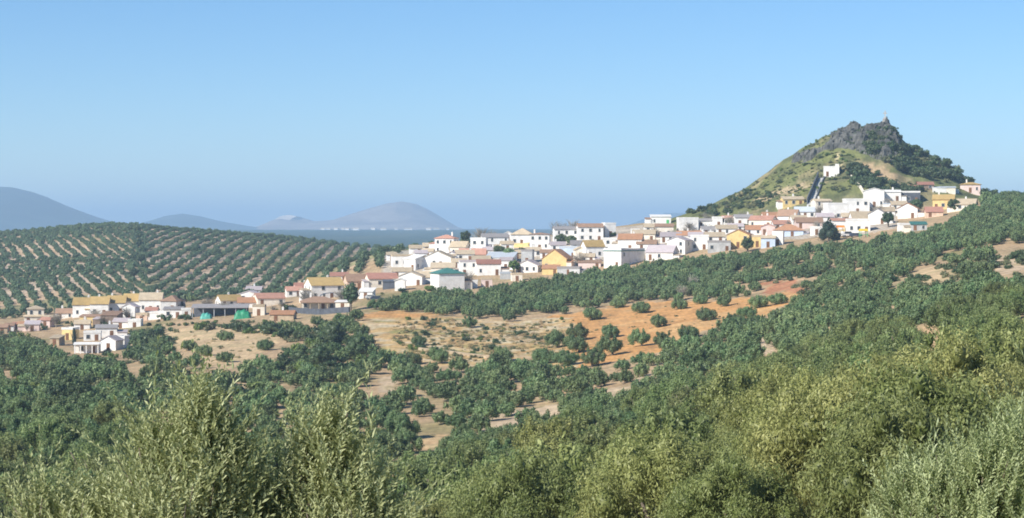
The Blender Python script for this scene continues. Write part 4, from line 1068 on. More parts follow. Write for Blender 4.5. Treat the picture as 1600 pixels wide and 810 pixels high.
# the trees that show largest are single objects, the others one grove
top_row = py - 4.1 * S / Y * F
view = (top_row < 820) & (px > -40) & (px < 1640)
order = np.argsort(np.where(view, Y / S, 1e9))
single = order[:300 - n_expl - 4]
single = single[view[single]]
ORD = ['first', 'second', 'third', 'fourth', 'fifth', 'sixth', 'seventh', 'eighth', 'ninth', 'tenth', 'eleventh', 'twelfth', 'thirteenth', 'fourteenth', 'fifteenth', 'sixteenth', 'seventeenth', 'eighteenth', 'nineteenth', 'twentieth']
ZONE = {'right': ('on the near right slope', 'olive trees crowded on the near right slope'), 'mid': ('of the bottom centre slope', 'olive trees of the bottom centre slope'), 'left': ('on the lower left slope', 'olive trees on the lower left slope')}
zone_of = {k: ('right' if px[k] > 1000 else ('mid' if px[k] > 560 else 'left')) for k in single}
for zn, (place_txt, grp_txt) in ZONE.items():
    ks = sorted([k for k in single if zone_of[k] == zn], key=lambda q: Y[q])
    for li in range(0, len(ks), 12):
        for ri, k in enumerate(sorted(ks[li:li + 12], key=lambda q: px[q])):
            cm = CR_LEFT[k % 4] if zn == 'left' else (CR_NEAR[k % 4] if Y[k] < 105 else (CR_NM[k % 4] if Y[k] < 165 + 30 * math.sin(px[k] / 60.) else CR_LEFT[k % 4]))
            tree('olive_tree', cm, (X[k], Y[k], Z[k] - .1), ROT[k], S[k] * (1.08 if Y[k] < 150 else 1.0),
                 'olive %s, %s from left, %s line from the front' % (place_txt, ORD[ri], ORD[li // 12]), 'olive tree', grp_txt)
rest = np.setdiff1d(np.arange(len(X)), single)
rest = rest[(Y[rest] > 100)]
# the far hill across the valley: two grove blocks with rows running uphill
def hill_rows(slope, sx, sy, test, r):
    Xh, Yh = jitter_grid(-460, 20, 770, 1640, sx, sy, math.atan(slope), .45, r)
    Zh, qx, qy = place(Xh, Yh)
    k = (qx > -60) & (qx < 790) & test(qx, qy, Yh)
    return Xh[k], Yh[k], Zh[k], qx[k], qy[k]
def t_left(qx, qy, y): return (qx < 222 + (qy - 350) * .1) & ~(inpoly(qx, qy, VILLAGE) & (y < 800))
def t_right(qx, qy, y): return (qx >= 222 + (qy - 350) * .1) & ~(inpoly(qx, qy, VILLAGE) & (y < 800)) & (y > 795 + np.clip((qx - 606) * 4, 0, 112))
A1 = hill_rows(-.29, 6.0, 4.3, t_left, r1); A2 = hill_rows(-.055, 7.6, 4.2, t_right, r1)
XH, YH, ZH = [np.concatenate([A1[i], A2[i]]) for i in range(3)]
kh = r1.random(len(XH)) < .88
XH, YH, ZH = XH[kh], YH[kh], ZH[kh]
wild = sstep((fbm(XH / 60, YH / 110, 55, 3) - .43) * 9) * np.where(XH < -.18 * YH, 1.0, .25)
XH = XH + r1.normal(size=len(XH)) * (.35 + 1.5 * wild); YH = YH + r1.normal(size=len(XH)) * (.4 + 1.6 * wild); ZH = H(XH, YH)
gp = np.concatenate([np.stack([X[rest], Y[rest], Z[rest] - .1], 1), np.stack([XH, YH, ZH - .1], 1)])
pick = np.concatenate([np.where((px[rest] > 1000) & (Y[rest] < 330), 0, np.where(Y[rest] < 330, 4, 8)) + r1.integers(0, 4, len(rest)), 17 + r1.integers(0, 5, len(XH))])
pick = np.where(np.concatenate([Y[rest] > 330, np.zeros(len(XH), bool)]), 8 + r1.integers(0, 9, len(pick)), pick)
scatter_stuff('olive_grove', 'grey-green olive grove covering the valley slopes and the far hill', 'olive grove', CR_LEFT + CR_NMD + CR_MID + CR_FAR, gp,
              np.concatenate([ROT[rest], r1.uniform(0, 6.28, len(XH))]), np.concatenate([S[rest], np.clip(r1.normal(size=len(XH)) * .10 + .66, .42, .92)]), pick)

# ------------------------------------------------------------------ scrub, bushes
def bush_lobes(seed, rad=1.5, hgt=2.0, n=7):
    r = np.random.default_rng(seed)
    return [(r.normal() * rad * .45, r.normal() * rad * .45, hgt * r.uniform(.2, .7), rad * r.uniform(.35, .6), r.uniform(.7, 1.1)) for _ in range(n)]
BUSH_D = [crown_mesh('crown', 200 + i, bush_lobes(10 + i), 320, .42, .26, M_LEAF_DARK, core=.7) for i in range(4)]
BUSH_S = [crown_mesh('crown', 210 + i, bush_lobes(30 + i, 1.2, 1.2, 6), 260, .40, .16, M_LEAF_SCRUB, core=.6) for i in range(4)]
BUSH_B = [crown_mesh('crown', 220 + i, bush_lobes(40 + i, 1.4, 1.7, 6), 300, .42, .22, M_LEAF_BRIGHT, core=.65) for i in range(2)]
M_STRAW = mat_leaf('dry_straw_grass', (0.30, 0.23, 0.10), (0.52, 0.43, 0.23), trans=.2, objvar=.2)
TUSS = [crown_mesh('crown', 230 + i, bush_lobes(45 + i, 1.3, .8, 7), 220, .5, .10, M_STRAW, core=.5, up=1.6) for i in range(3)]
def twig_mesh(seed, hgt=5.0, n=60):
    r = np.random.default_rng(seed); b = MB()
    b.tube([(0, 0, -.5), (.1, 0, hgt * .25), (.0, .1, hgt * .5)], [.2, .15, .1], 5)
    for k in range(n):
        a = r.uniform(0, 6.28); z0 = hgt * r.uniform(.2, .5); e = r.uniform(.4, 1.25); l = hgt * r.uniform(.25, .5)
        p0 = Vector((r.normal() * .1, r.normal() * .1, z0)); p1 = p0 + Vector((math.cos(a) * math.cos(e), math.sin(a) * math.cos(e), math.sin(e))) * l
        p2 = p1 + Vector((math.cos(a) * .5, math.sin(a) * .5, .9)) * l * .35
        b.tube([p0, p1, p2], [.06, .035, .012], 3)
        for q in range(3):
            p3 = p1 + Vector((r.normal(), r.normal(), r.uniform(.1, 1))).normalized() * l * .5
            b.tube([p0.lerp(p1, r.uniform(.4, 1)), p3], [.028, .010], 3)
    me = b.mesh('crown'); me.materials.append(M_TWIG); return me
TWIGS = [twig_mesh(i) for i in range(3)]

r2 = np.random.default_rng(91)
pts, rots, scs, pks = [], [], [], []
KIN = BUSH_D + BUSH_S + BUSH_B + TWIGS + TUSS
def strew(poly, n, kinds, s0, s1, dmin=0, dmax=2000, avoid=True):
    xs = [p[0] for p in poly]; ys = [p[1] for p in poly]; got = 0; tries = 0
    while got < n and tries < n * 12:
        tries += 1
        qx, qy = r2.uniform(min(xs), max(xs)), r2.uniform(min(ys), max(ys))
        if not inpoly(np.array([qx]), np.array([qy]), poly)[0]: continue
        x, y, z = hit(qx, qy, max(60, dmin))
        if y > dmax or y < dmin: continue
        pts.append((x, y, z - .15)); rots.append(r2.uniform(0, 6.28)); scs.append(r2.uniform(s0, s1)); pks.append(int(r2.choice(kinds))); got += 1
DK, SC, BR, TW, TU = [0, 1, 2, 3], [4, 5, 6, 7], [8, 9], [10, 11, 12], [13, 14, 15]
# castle hill
strew([(1385, 200), (1410, 226), (1440, 240), (1470, 252), (1500, 272), (1515, 290), (1470, 286), (1420, 276), (1372, 252), (1345, 234), (1360, 215)], 190, DK + DK + SC, .7, 1.9, 800, 960)
strew([(1330, 262), (1350, 275), (1400, 296), (1440, 300), (1430, 310), (1370, 302), (1335, 292)], 60, DK, .9, 1.9, 800, 960)
strew([(1110, 326), (1200, 278), (1260, 240), (1310, 235), (1340, 250), (1330, 300), (1270, 305), (1180, 325)], 190, SC + SC + SC + BR, .3, .9, 790, 960)
strew([(1060, 338), (1110, 324), (1180, 300), (1210, 312), (1180, 332), (1090, 342)], 70, DK + SC, .7, 1.5, 790, 960)
strew([(1235, 246), (1290, 210), (1350, 196), (1385, 192), (1385, 204), (1300, 218), (1250, 245)], 60, SC + BR, .4, .9, 800, 960)
strew([(1400, 285), (1500, 292), (1500, 304), (1440, 300)], 30, SC, .5, 1.0, 790, 960)
strew([(1530, 296), (1600, 306), (1600, 330), (1540, 330)], 60, DK + SC, .8, 1.7, 700, 960)
strew([(1300, 215), (1340, 202), (1400, 205), (1410, 250), (1350, 240), (1310, 228)], 60, DK + SC, .35, .9, 840, 960)
strew([(1110, 326), (1200, 278), (1260, 240), (1310, 235), (1340, 250), (1330, 300), (1270, 305), (1180, 325)], 300, SC + SC + BR + DK, .2, .5, 790, 960)
# scrub bank in the field
strew([(620, 500), (700, 500), (800, 508), (880, 500), (880, 545), (820, 556), (740, 568), (650, 560), (610, 530)], 700, SC + TU + TU + TU, .22, .75)
strew([(620, 500), (700, 500), (800, 508), (880, 500), (820, 556), (650, 560), (610, 530)], 40, BR + DK, .4, .9)
strew([(880, 500), (1000, 480), (1180, 470), (1240, 458), (1180, 490), (1050, 530), (960, 560), (880, 560)], 90, TU + TU + SC, .2, .5)
strew([(265, 522), (340, 512), (436, 516), (400, 548), (350, 578)], 60, TU + SC, .2, .6)
# mixed wood in the lower left
strew([(0, 545), (100, 575), (210, 582), (300, 580), (420, 585), (430, 640), (300, 640), (220, 680), (0, 640)], 170, DK + SC + SC + BR, .6, 1.7)
strew([(0, 525), (60, 528), (80, 550), (60, 600), (0, 600)], 40, BR + SC, .8, 1.5)
strew([(212, 525), (270, 515), (275, 530), (260, 565), (212, 570)], 45, DK + SC, .9, 1.8)
strew([(280, 512), (460, 516), (560, 505), (590, 560), (560, 600), (440, 590), (440, 528), (300, 516)], 110, DK + SC + BR, .7, 1.9)
strew([(1000, 430), (1180, 412), (1300, 400), (1420, 388), (1440, 404), (1300, 430), (1180, 444), (1060, 440)], 130, SC + SC + SC + DK, .5, 1.2)
strew([(1180, 438), (1300, 420), (1600, 396), (1600, 446), (1400, 456), (1250, 462)], 130, SC + DK, .5, 1.3)
# the untidy edge below the houses
strew([(590, 474), (670, 462), (740, 460), (830, 444), (960, 424), (1050, 412), (1150, 402), (1225, 392), (1300, 384), (1400, 374), (1450, 368), (1450, 382), (1400, 388), (1300, 398), (1225, 408), (1150, 414), (1050, 426), (960, 438), (860, 452), (740, 474), (600, 486)], 330, DK + SC + SC + BR, .45, 1.1)
strew([(205, 512), (300, 503), (460, 507), (540, 500), (560, 520), (460, 520), (300, 516), (215, 530)], 70, DK + SC + BR, .5, 1.15)
strew([(-10, 524), (60, 526), (80, 546), (110, 556), (200, 556), (210, 572), (110, 574), (50, 545), (-10, 540)], 60, DK + SC + BR, .5, 1.1)
strew([(1300, 212), (1345, 199), (1400, 203), (1412, 250), (1350, 242), (1310, 230)], 150, DK + DK + SC, .4, 1.0, 840, 960)
strew([(1120, 322), (1210, 275), (1260, 246), (1330, 240), (1330, 300), (1200, 318)], 60, DK + SC, .3, .8, 790, 960)
# gardens between the houses
strew([(600, 440), (700, 400), (800, 395), (900, 385), (1000, 380), (1100, 372), (1250, 360), (1400, 345), (1400, 325), (1250, 335), (1000, 365), (800, 380), (640, 410)], 90, DK + SC + BR + TW, .5, 1.2)
strew([(-10, 525), (120, 500), (250, 500), (330, 490), (470, 490), (600, 460), (740, 452), (740, 444), (560, 470), (300, 500), (60, 518)], 80, DK + SC + BR + TW, .5, 1.3)
scatter_stuff('scrub', 'scrub and bushes on the hill, the banks and between the houses', 'scrub', KIN, pts, rots, scs, pks)

# ------------------------------------------------------------------ single trees that stand out
def pine_crown(seed, hgt, rad, n=1800):
    r = np.random.default_rng(seed); L = []
    for i in range(16):
        q = i / 15; zz = hgt * (.22 + .72 * q); w = rad * (1 - q) ** .75
        a = i * 2.4; L.append((math.cos(a) * w * .55, math.sin(a) * w * .55, zz, max(.45, w * .62), .9))
    return crown_mesh('crown', seed, L, n, .55, .2, M_LEAF_PINE, core=.75)
def round_crown(seed, hgt, rad, mat, n=1600, low=.25):
    return crown_mesh('crown', seed, [(a, b, c * hgt / 4.1 * (1 - low * .2) + low * .3, d * rad / 2.4, e) for a, b, c, d, e in olive_lobes(seed, n=16)], n, .5, .26, mat, core=.72)
def one(name, px_, py_, hpx, wpx, kind, lab, cat='tree'):
    x, y, z = hit(px_, py_); m = y / F; hg, rd = hpx * m, wpx * m / 2
    sd = int(px_ * 7 + py_)
    if kind == 'pine': cm = pine_crown(sd, hg, rd)
    elif kind == 'bare':
        cm = TWIGS[sd % 3]
        o = tree(name, cm, (x, y, z - .2), sd, 1, lab, cat, trunk=ME_STEM); o.scale = (rd / 2.3, rd / 2.3, hg / 5.0); return o
    elif kind == 'cypress':
        cm = crown_mesh('crown', sd, [(0, 0, hg * (.12 + .8 * i / 9), rd * math.sin(math.pi * (.18 + .8 * i / 10)) + .15, 1.5) for i in range(10)], 900, .4, .16, M_LEAF_PINE, core=.75)
    else:
        cm = round_crown(sd, hg, rd, {'oak': M_LEAF_DARK, 'leafy': M_LEAF_BRIGHT, 'grey': M_LEAF_MID}[kind])
    return tree(name, cm, (x, y, z - .2), 0, 1, lab, cat, trunk=trunk_mesh(sd, hg * .5, .22 + hg * .012))
_b = MB(); _b.tube([(0, 0, -1), (.03, 0, 1.0), (0, .05, 2.0)], [.26, .2, .14], 6); ME_STEM = _b.mesh('trunk', True); ME_STEM.materials.append(M_BARK)
one('pine_tree', 548, 486, 48, 34, 'oak', 'tall dark tree right of the cream villa, covering the end of the big farmhouse')
one('conifer', 1295, 378, 40, 40, 'pine', 'dark blue-green cone-shaped conifer in front of the right village')
one('round_tree', 1168, 394, 24, 22, 'oak', 'round dark tree in front of the yellow house with orange roof')
one('pine_tree', 727, 384, 27, 15, 'oak', 'dark tree on the skyline right of the tall pink-hipped house')
one('cypress', 116, 542, 30, 6, 'cypress', 'thin dark cypress at the lower left of the village')
one('pine_tree', 279, 484, 26, 20, 'pine', 'dark pine behind the grey-roofed white house left of the open shed')
one('bare_tree', 752, 384, 30, 30, 'bare', 'bare grey tree on the skyline beside the dark skyline tree')
one('bare_tree', 872, 376, 32, 30, 'bare', 'bare grey tree behind the left end of the long skyline building')
one('bare_tree', 896, 372, 30, 30, 'bare', 'bare grey tree behind the middle of the long skyline building')
one('bare_tree', 770, 380, 22, 18, 'bare', 'small bare tree above the wide olive-grey roof')
one('leafy_tree', 795, 408, 22, 26, 'grey', 'grey-green tree between the houses below the tan-hipped skyline house')
one('leafy_tree', 780, 400, 17, 20, 'grey', 'smaller grey-green tree left of its larger twin in the middle of the village')
one('leafy_tree', 803, 428, 24, 14, 'leafy', 'bright green tree left of the white gable with mauve roof')
one('leafy_tree', 876, 385, 20, 22, 'oak', 'dark tree in front of the long white skyline building')
one('leafy_tree', 892, 384, 17, 16, 'grey', 'grey tree in front of the long white skyline building, right of the dark one')
one('bare_tree', 905, 418, 26, 30, 'bare', 'bare brown tree right of the large yellow gable')
one('leafy_tree', 1388, 356, 28, 20, 'oak', 'leafy green tree between the grey-roofed gable and the bright orange roof')
one('leafy_tree', 1432, 332, 22, 24, 'oak', 'dark tree right of the dark concrete frame')
one('leafy_tree', 1490, 332, 22, 16, 'oak', 'dark tree between the orange-yellow house and the last cream house')
one('leafy_tree', 672, 456, 9, 10, 'leafy', 'bright green bush at the left foot of the green-roofed warehouse', 'bush')
one('holm_oak', 522, 552, 52, 56, 'oak', 'large dark holm oak left of the orange soil below the village')
one('holm_oak', 560, 566, 46, 54, 'oak', 'dark holm oak right of its larger twin below the village')
one('holm_oak', 500, 575, 36, 46, 'oak', 'lower dark holm oak of the clump below the village')
one('holm_oak', 128, 640, 44, 44, 'oak', 'round dark holm oak on the lower left slope below the white porch house')
one('holm_oak', 92, 636, 36, 40, 'oak', 'round dark holm oak left of its twin on the lower left slope')
one('bare_tree', 150, 500, 18, 26, 'bare', 'bare brownish tree in front of the long ochre terrace')
one('bare_tree', 1066, 470, 26, 22, 'bare', 'pale bare tree among the olives above the orange field')
one('bare_tree', 1082, 452, 24, 20, 'bare', 'pale bare tree in the olives below the right village')
one('dark_shrub', 305, 398, 16, 26, 'oak', 'large dark evergreen clump on the far hill among the olive rows', 'tree')
one('dark_shrub', 338, 402, 13, 20, 'oak', 'smaller dark evergreen clump on the far hill, right of the large one', 'tree')
for k, (qx, qy, hh, ww) in enumerate([(214, 366, 15, 15), (218, 376, 16, 16), (216, 388, 16, 16), (222, 400, 16, 17), (220, 412, 16, 18), (226, 424, 15, 18), (210, 434, 15, 18)]):
    one('hedge_tree', qx, qy, hh, ww, 'oak', 'dark tree on the far hill between two groves, %s in its line' % ['topmost', 'second from the top', 'third from the top', 'fourth from the top', 'third from the bottom', 'second from the bottom', 'lowest'][k])['group'] = 'dark trees in the line up the far hill'
for k, (qx, qy, hh, ww, lab) in enumerate([(1478, 262, 12, 13, 'dark bush on the right skyline of the hill, upper one'), (1496, 274, 10, 13, 'dark bush on the right skyline of the hill, lower one'), (1430, 240, 10, 14, 'dark bush on the skyline just right of the crag')]):
    one('skyline_bush', qx, qy, hh, ww, 'oak', lab, 'bush')

# ------------------------------------------------------------------ foremost olives, leaf by leaf
def shoot_template(r, length=.42, pairs=13):
    """one upright olive shoot: paired narrow leaves along a stem; returns leaf quads and their tint"""
    V = []; T = []
    for i in range(pairs):
        q = (i + .6) / pairs; z = q * length; a0 = i * 1.57 + r.normal() * .25
        for s in (0, math.pi):
            a = a0 + s; e = r.uniform(.55, 1.05); l = .072 * (1 - .45 * q) * r.uniform(.8, 1.2); w = l * .20
            d = np.array([math.cos(a) * math.cos(e), math.sin(a) * math.cos(e), math.sin(e)]); sd = np.array([-math.sin(a), math.cos(a), 0.]); nn = np.cross(d, sd)
            o = np.array([0, 0, z]) + d * .004
            V += [o, o + d * l * .5 + sd * w + nn * .004, o + d * l, o + d * l * .5 - sd * w + nn * .004]; T.append(r.random())
    return np.array(V), np.array(T)
def foremost_olive(px_, d, masses, n_sh, seed, label, leaf=1.0, drop=0):
    """masses: list of (px, py, radius m, height squash, depth offset) for the lobes of its crown"""
    r = np.random.default_rng(seed)
    x0 = ray(px_, 400)[0] * d; zg = Hs(x0, d)
    root = empty('olive_tree', (x0, d, zg)); tag(root, label, 'olive tree')
    C, R, Q = [], [], []
    for (mx, my, rad, sq, dy) in masses:
        ax, az = ray(mx, my + drop); C.append((ax * (d + dy) - x0, dy, az * (d + dy) - zg)); R.append(rad); Q.append(sq)
    C, R, Q = np.array(C), np.array(R), np.array(Q)
    TM = [shoot_template(r, r.uniform(.30, .56), 15) for _ in range(10)]
    wt = R ** 1.7 * np.sqrt(Q); k = r.choice(len(R), n_sh, p=wt / np.sum(wt)); V = []; T = []; SP_ = []
    for i in range(n_sh):
        c = C[k[i]]; dr = unit(r.normal(size=3)); 
        if dr[2] < -.3: dr[2] *= -1
        rad = R[k[i]] * (1 - .6 * r.random())
        p = c + dr * rad * np.array([1, 1, Q[k[i]]])
        ax_ = unit(dr * np.array([.5, .5, .4]) + np.array([0.14, 0, 1.15]) + r.normal(size=3) * .25)
        s1 = unit(np.cross(ax_, r.normal(size=3))); s2 = np.cross(ax_, s1); sc = leaf * r.uniform(.75, 1.2)
        tv, tt = TM[r.integers(10)]
        if r.random() < .05:
            tv = tv * np.array([1, 1, 1.7]); ax_ = unit(ax_ + np.array([0, 0, .6]))
        bend = (tv[:, 2:3] ** 2) * .5 * s1
        V.append(p + (tv[:, :1] * s1 + tv[:, 1:2] * s2 + tv[:, 2:3] * ax_ + bend) * sc)
        T.append(np.clip(tt * .4 + .6 * r.random(), 0, 1)); SP_.append((p, ax_, sc))
    V = np.concatenate(V); T = np.concatenate(T)
    me = np_mesh('crown', V, np.arange(len(V)).reshape(-1, 4), tint=T); me.materials.append(M_LEAF_FG); link('crown', me, None, root)
    b = MB(); b.tube([(0, 0, -.8), (.1, 0, .6), (0, 0, 1.5)], [.3, .24, .2], 8)
    for c, rd, q in zip(C, R, Q):
        tip = Vector(c) + Vector((0, 0, rd * q * .5)); b.tube([(0, 0, 1.3), Vector((c[0] * .5, c[1] * .5, 1.3 + (c[2] - 1.3) * .6)), tip], [.14, .07, .015], 6)
    for p, a, sc in SP_[::9]:
        j = int(np.argmin(np.linalg.norm(C - p, axis=1))); b.tube([Vector(C[j]), Vector(p), Vector(p + a * .3)], [.03, .012, .004], 4)
    b.build('trunk', M_BARK, root, True)
    return root
foremost_olive(330, 16.5, [(306, 628, .085, 3.2, 0), (318, 665, .14, 2.2, 0), (300, 705, .24, 1.6, 0), (248, 690, .12, 2.2, .2), (222, 690, .07, 3.2, .2), (255, 735, .26, 1.4, .2), (345, 735, .24, 1.4, -.1), (200, 795, .30, 1.2, .3), (110, 825, .30, 1.2, .5),
    (58, 775, .08, 3.2, .3), (150, 790, .07, 3.4, .3), (90, 790, .12, 2.0, .4), (270, 800, .42, 1.0, -.3), (340, 830, .45, 1.0, 0), (180, 870, .6, 1., .2), (350, 690, .09, 2.4, .1), (390, 790, .2, 1.6, .2),
    (492, 675, .11, 2.6, .3), (530, 672, .10, 2.8, .3), (508, 715, .22, 1.5, .3), (475, 760, .24, 1.5, .3), (545, 760, .24, 1.5, .2), (430, 790, .22, 1.5, .4), (575, 810, .26, 1.3, .2), (440, 850, .45, 1.0, .3), (540, 850, .5, 1.0, 0), (75, 870, .45, 1, .6), (565, 735, .08, 2.5, .2), (455, 720, .07, 2.8, .3)], 3000, 4,
    'foremost olive tree at the bottom left with upright silvery shoots and visible leaves', 1.0, 62)
foremost_olive(1560, 27, [(1560, 770, .5, 1.2, 0), (1595, 745, .45, 1.3, .3), (1500, 800, .6, 1.1, .2), (1440, 820, .55, 1.1, .4), (1590, 830, .8, 1., 0), (1540, 860, 1.0, 1, 0), (1460, 870, .9, 1, .3), (1640, 790, .8, 1.2, 0)], 2000, 9,
    'pale olive tree cut by the bottom right corner with visible leaves', 1.25)

# ------------------------------------------------------------------ crag and summit
def crag():
    px = np.arange(1222, 1432, 1.3); d = np.arange(842, 903, .55)
    P, D = np.meshgrid(px, d); X = (P - 800) / F * D; Z0 = H(X, D)
    qx, qy = project(X, D, Z0)
    poly = [(1234, 250), (1255, 242), (1278, 232), (1296, 220), (1312, 206), (1335, 198), (1352, 202), (1368, 198), (1386, 190), (1400, 204), (1410, 224), (1412, 250), (1400, 262), (1380, 250), (1355, 244), (1335, 236), (1312, 230), (1290, 236), (1262, 248), (1240, 256)]
    n = fbm(X / 6, D / 6, 71, 3)
    m = np.zeros(P.shape)
    for ox, oy in ((0, 0), (3, 0), (-3, 0), (0, 3), (0, -3)):
        m += inpoly(qx + ox + (n - .5) * 14, qy + oy + (n - .5) * 8, poly) / 5.0
    blk = np.floor(fbm(X / 4.5, D / 3.5, 73, 3) * 9) / 9
    crack = np.abs(fbm(X / 3, D / 3, 79, 3) - .5)
    Z = Z0 + m * (0.3 + 5.5 * (blk - .3)) + m * np.clip(crack * 5, 0, .9) - (1 - m) * 1.8
    yo = D - m * 2.5 * (blk - .4) * 2
    nd, npx = P.shape; i, j = np.meshgrid(np.arange(nd - 1), np.arange(npx - 1), indexing='ij'); a = (i * npx + j).ravel()
    Fq = np.stack([a, a + 1, a + npx + 1, a + npx], -1)
    mm = m.ravel(); keepf = (mm[Fq].max(1) > 0)
    me = np_mesh('crag', np.stack([X, yo, Z], -1).reshape(-1, 3), Fq[keepf])
    tag(link('crag', me, M_ROCK), kind='structure')
crag()
def cross_monument():
    x, y, z = hit(1383, 194, 860); y = 899; x = ray(1383, 190)[0] * y; z = Hs(x, y) + 1.2
    root = empty('summit_cross', (x, y, z)); tag(root, 'small pale stone cross on the summit of the rocky hill', 'monument')
    MB().box(-1.0, 1.0, -1.0, 1.0, -2.5, .5).build('base', M_STONE, root)
    MB().box(-.6, .6, -.6, .6, .5, 1.1).build('plinth', M_STONE, root)
    MB().box(-.22, .22, -.2, .2, 1.1, 4.0).build('shaft', M_STONE, root)
    MB().box(-.9, -.222, -.18, .18, 2.7, 3.1).box(.222, .9, -.18, .18, 2.7, 3.1).build('arms', M_STONE, root)
cross_monument()

# ------------------------------------------------------------------ walls, stairway, sheds and small things
def run_wall(name, pts_px, height, thick, mat, label, cat='wall', parts=None):
    """a wall that follows the ground along pixel way-points"""
    P = [hit(*p) for p in pts_px]
    root = empty(name, P[0]); b = MB(); prof = []
    for i in range(len(P) - 1):
        for s in np.linspace(0, 1, 7)[(0 if i == 0 else 1):]:
            x = P[i][0] * (1 - s) + P[i + 1][0] * s; y = P[i][1] * (1 - s) + P[i + 1][1] * s; prof.append((x, y, Hs(x, y)))
    ox, oy, oz = P[0]; v = []; f = []
    for k, (x, y, z) in enumerate(prof):
        a = prof[min(k + 1, len(prof) - 1)]; c = prof[max(k - 1, 0)]; t = Vector((a[0] - c[0], a[1] - c[1], 0)).normalized(); nn = Vector((-t.y, t.x, 0)) * thick / 2
        for s, zz in ((-1, -1.5), (1, -1.5), (1, height), (-1, height)):
            v.append((x - ox + nn.x * s, y - oy + nn.y * s, z - oz + zz))
    for k in range(len(prof) - 1):
        for q in range(4):
            f.append((k * 4 + q, k * 4 + (q + 1) % 4, k * 4 + 4 + (q + 1) % 4, k * 4 + 4 + q))
    f += [(0, 1, 2, 3), tuple(len(prof) * 4 - 4 + q for q in (3, 2, 1, 0))]
    b.add(v, f); b.build('masonry', mat, root)
    cp = MB(); v2 = [(p[0] + (0), p[1], p[2]) for p in v]
    vv = []; ff = []
    for k in range(len(prof)):
        q0, q1 = Vector(v[k * 4 + 3]), Vector(v[k * 4 + 2]); e = (q1 - q0) * .12
        vv += [tuple(q0 - e + Vector((0, 0, .003))), tuple(q1 + e + Vector((0, 0, .003))), tuple(q1 + e + Vector((0, 0, .12))), tuple(q0 - e + Vector((0, 0, .12)))]
    for k in range(len(prof) - 1):
        for q in range(4): ff.append((k * 4 + q, k * 4 + (q + 1) % 4, k * 4 + 4 + (q + 1) % 4, k * 4 + 4 + q))
    ff += [(0, 1, 2, 3), tuple(len(prof) * 4 - 4 + q for q in (3, 2, 1, 0))]
    cp.add(vv, ff).build('coping', mat, root)
    return tag(root, label, cat)
run_wall('retaining_wall', [(452, 489), (500, 492), (546, 489)], 1.6, .5, WALL['dark'], 'long dark retaining wall below the cream villa')
run_wall('garden_wall', [(800, 388), (828, 386)], 1.6, .35, WALL['yellow'], 'yellow-ochre garden wall below the tan-hipped skyline house')
run_wall('hillside_wall', [(1330, 282), (1340, 292), (1349, 305)], 1.2, .5, WALL['cream'], 'pale wall climbing the hill above the tall white houses')
run_wall('hillside_wall', [(1457, 302), (1478, 304), (1498, 304)], 1.6, .4, WALL['white'], 'long pale wall on the right shoulder of the hill')
run_wall('field_wall', [(655, 548), (720, 556), (785, 562)], .6, .6, WALL['tan'], 'low dry-stone wall below the pale scrub bank')

def stairway():
    """steep walled stairway that climbs the hill to the chapel"""
    p0 = hit(1266, 322); p1 = hit(1283, 283)
    n = 26; root = empty('stairway', p0); tag(root, 'steep dark walled stairway climbing to the chapel', 'stairway')
    a = Vector(p0); b = Vector(p1); dirh = Vector((b.x - a.x, b.y - a.y, 0)); Lh = dirh.length; dirh.normalize(); side = Vector((dirh.y, -dirh.x, 0))
    step = MB()
    for k in range(n):
        s0, s1 = k / n, (k + 1) / n
        q0 = a + dirh * Lh * s0; q1 = a + dirh * Lh * s1; z = max(Hs(q0.x, q0.y), Hs(q1.x, q1.y)) + .2
        v = []
        for zz in (-2.0, z - a.z):
            for q, s in ((q0, -1), (q0, 1), (q1, 1), (q1, -1)):
                w = q + side * s * 1.0; v.append((w.x - a.x, w.y - a.y, zz if zz > -2 else z - a.z - 2.0))
        MB().add(v, BOXF).build('step', WALL['grey'], root)
    for s, hh in ((1, 1.0), (-1, 3.0)):
        mb = MB(); v = []; f = []
        for k in range(13):
            q = a + dirh * Lh * k / 12 + side * s * 1.25; z = Hs(q.x, q.y) - a.z
            for t, zz in ((-.2, -1.5), (.2, -1.5), (.2, hh), (-.2, hh)):
                w = q + side * t; v.append((w.x - a.x, w.y - a.y, z + zz))
        for k in range(12):
            for q in range(4): f.append((k * 4 + q, k * 4 + (q + 1) % 4, k * 4 + 4 + (q + 1) % 4, k * 4 + 4 + q))
        f += [(0, 1, 2, 3), (51, 50, 49, 48)]
        mb.add(v, f).build('side_wall', WALL['dark'], root)  # dark colour stands in for the shadow along the wall
stairway()

def open_shed():
    x, y, z = hit(342, 496); m = y / F; W = 86 * m; Dp = 7.0; hh = 3.0
    root = empty('open_shed', (x, y + Dp / 2, z), math.radians(3)); tag(root, 'long open shed with dark grey sheet roof on posts beside the green tarpaulin', 'shed')
    for k in range(6):
        MB().box(-W / 2 + .2 + k * (W - .4) / 5 - .12, -W / 2 + .2 + k * (W - .4) / 5 + .12, -Dp / 2, -Dp / 2 + .24, -2, hh).build('post', M_METAL, root)
    MB().box(-W / 2, W / 2, Dp / 2 - .2, Dp / 2, -2, hh + .8).build('back_wall', WALL['dark'], root)  # dark colour stands in for the shade beneath the roof
    MB().prism([(-Dp / 2 - .4, hh + .003), (Dp / 2 + .3, hh + 1.0), (Dp / 2 + .3, hh + 1.15), (-Dp / 2 - .4, hh + .16)], -W / 2 - .3, W / 2 + .3, 'x').build('roof', ROOF['grey'], root)
open_shed()
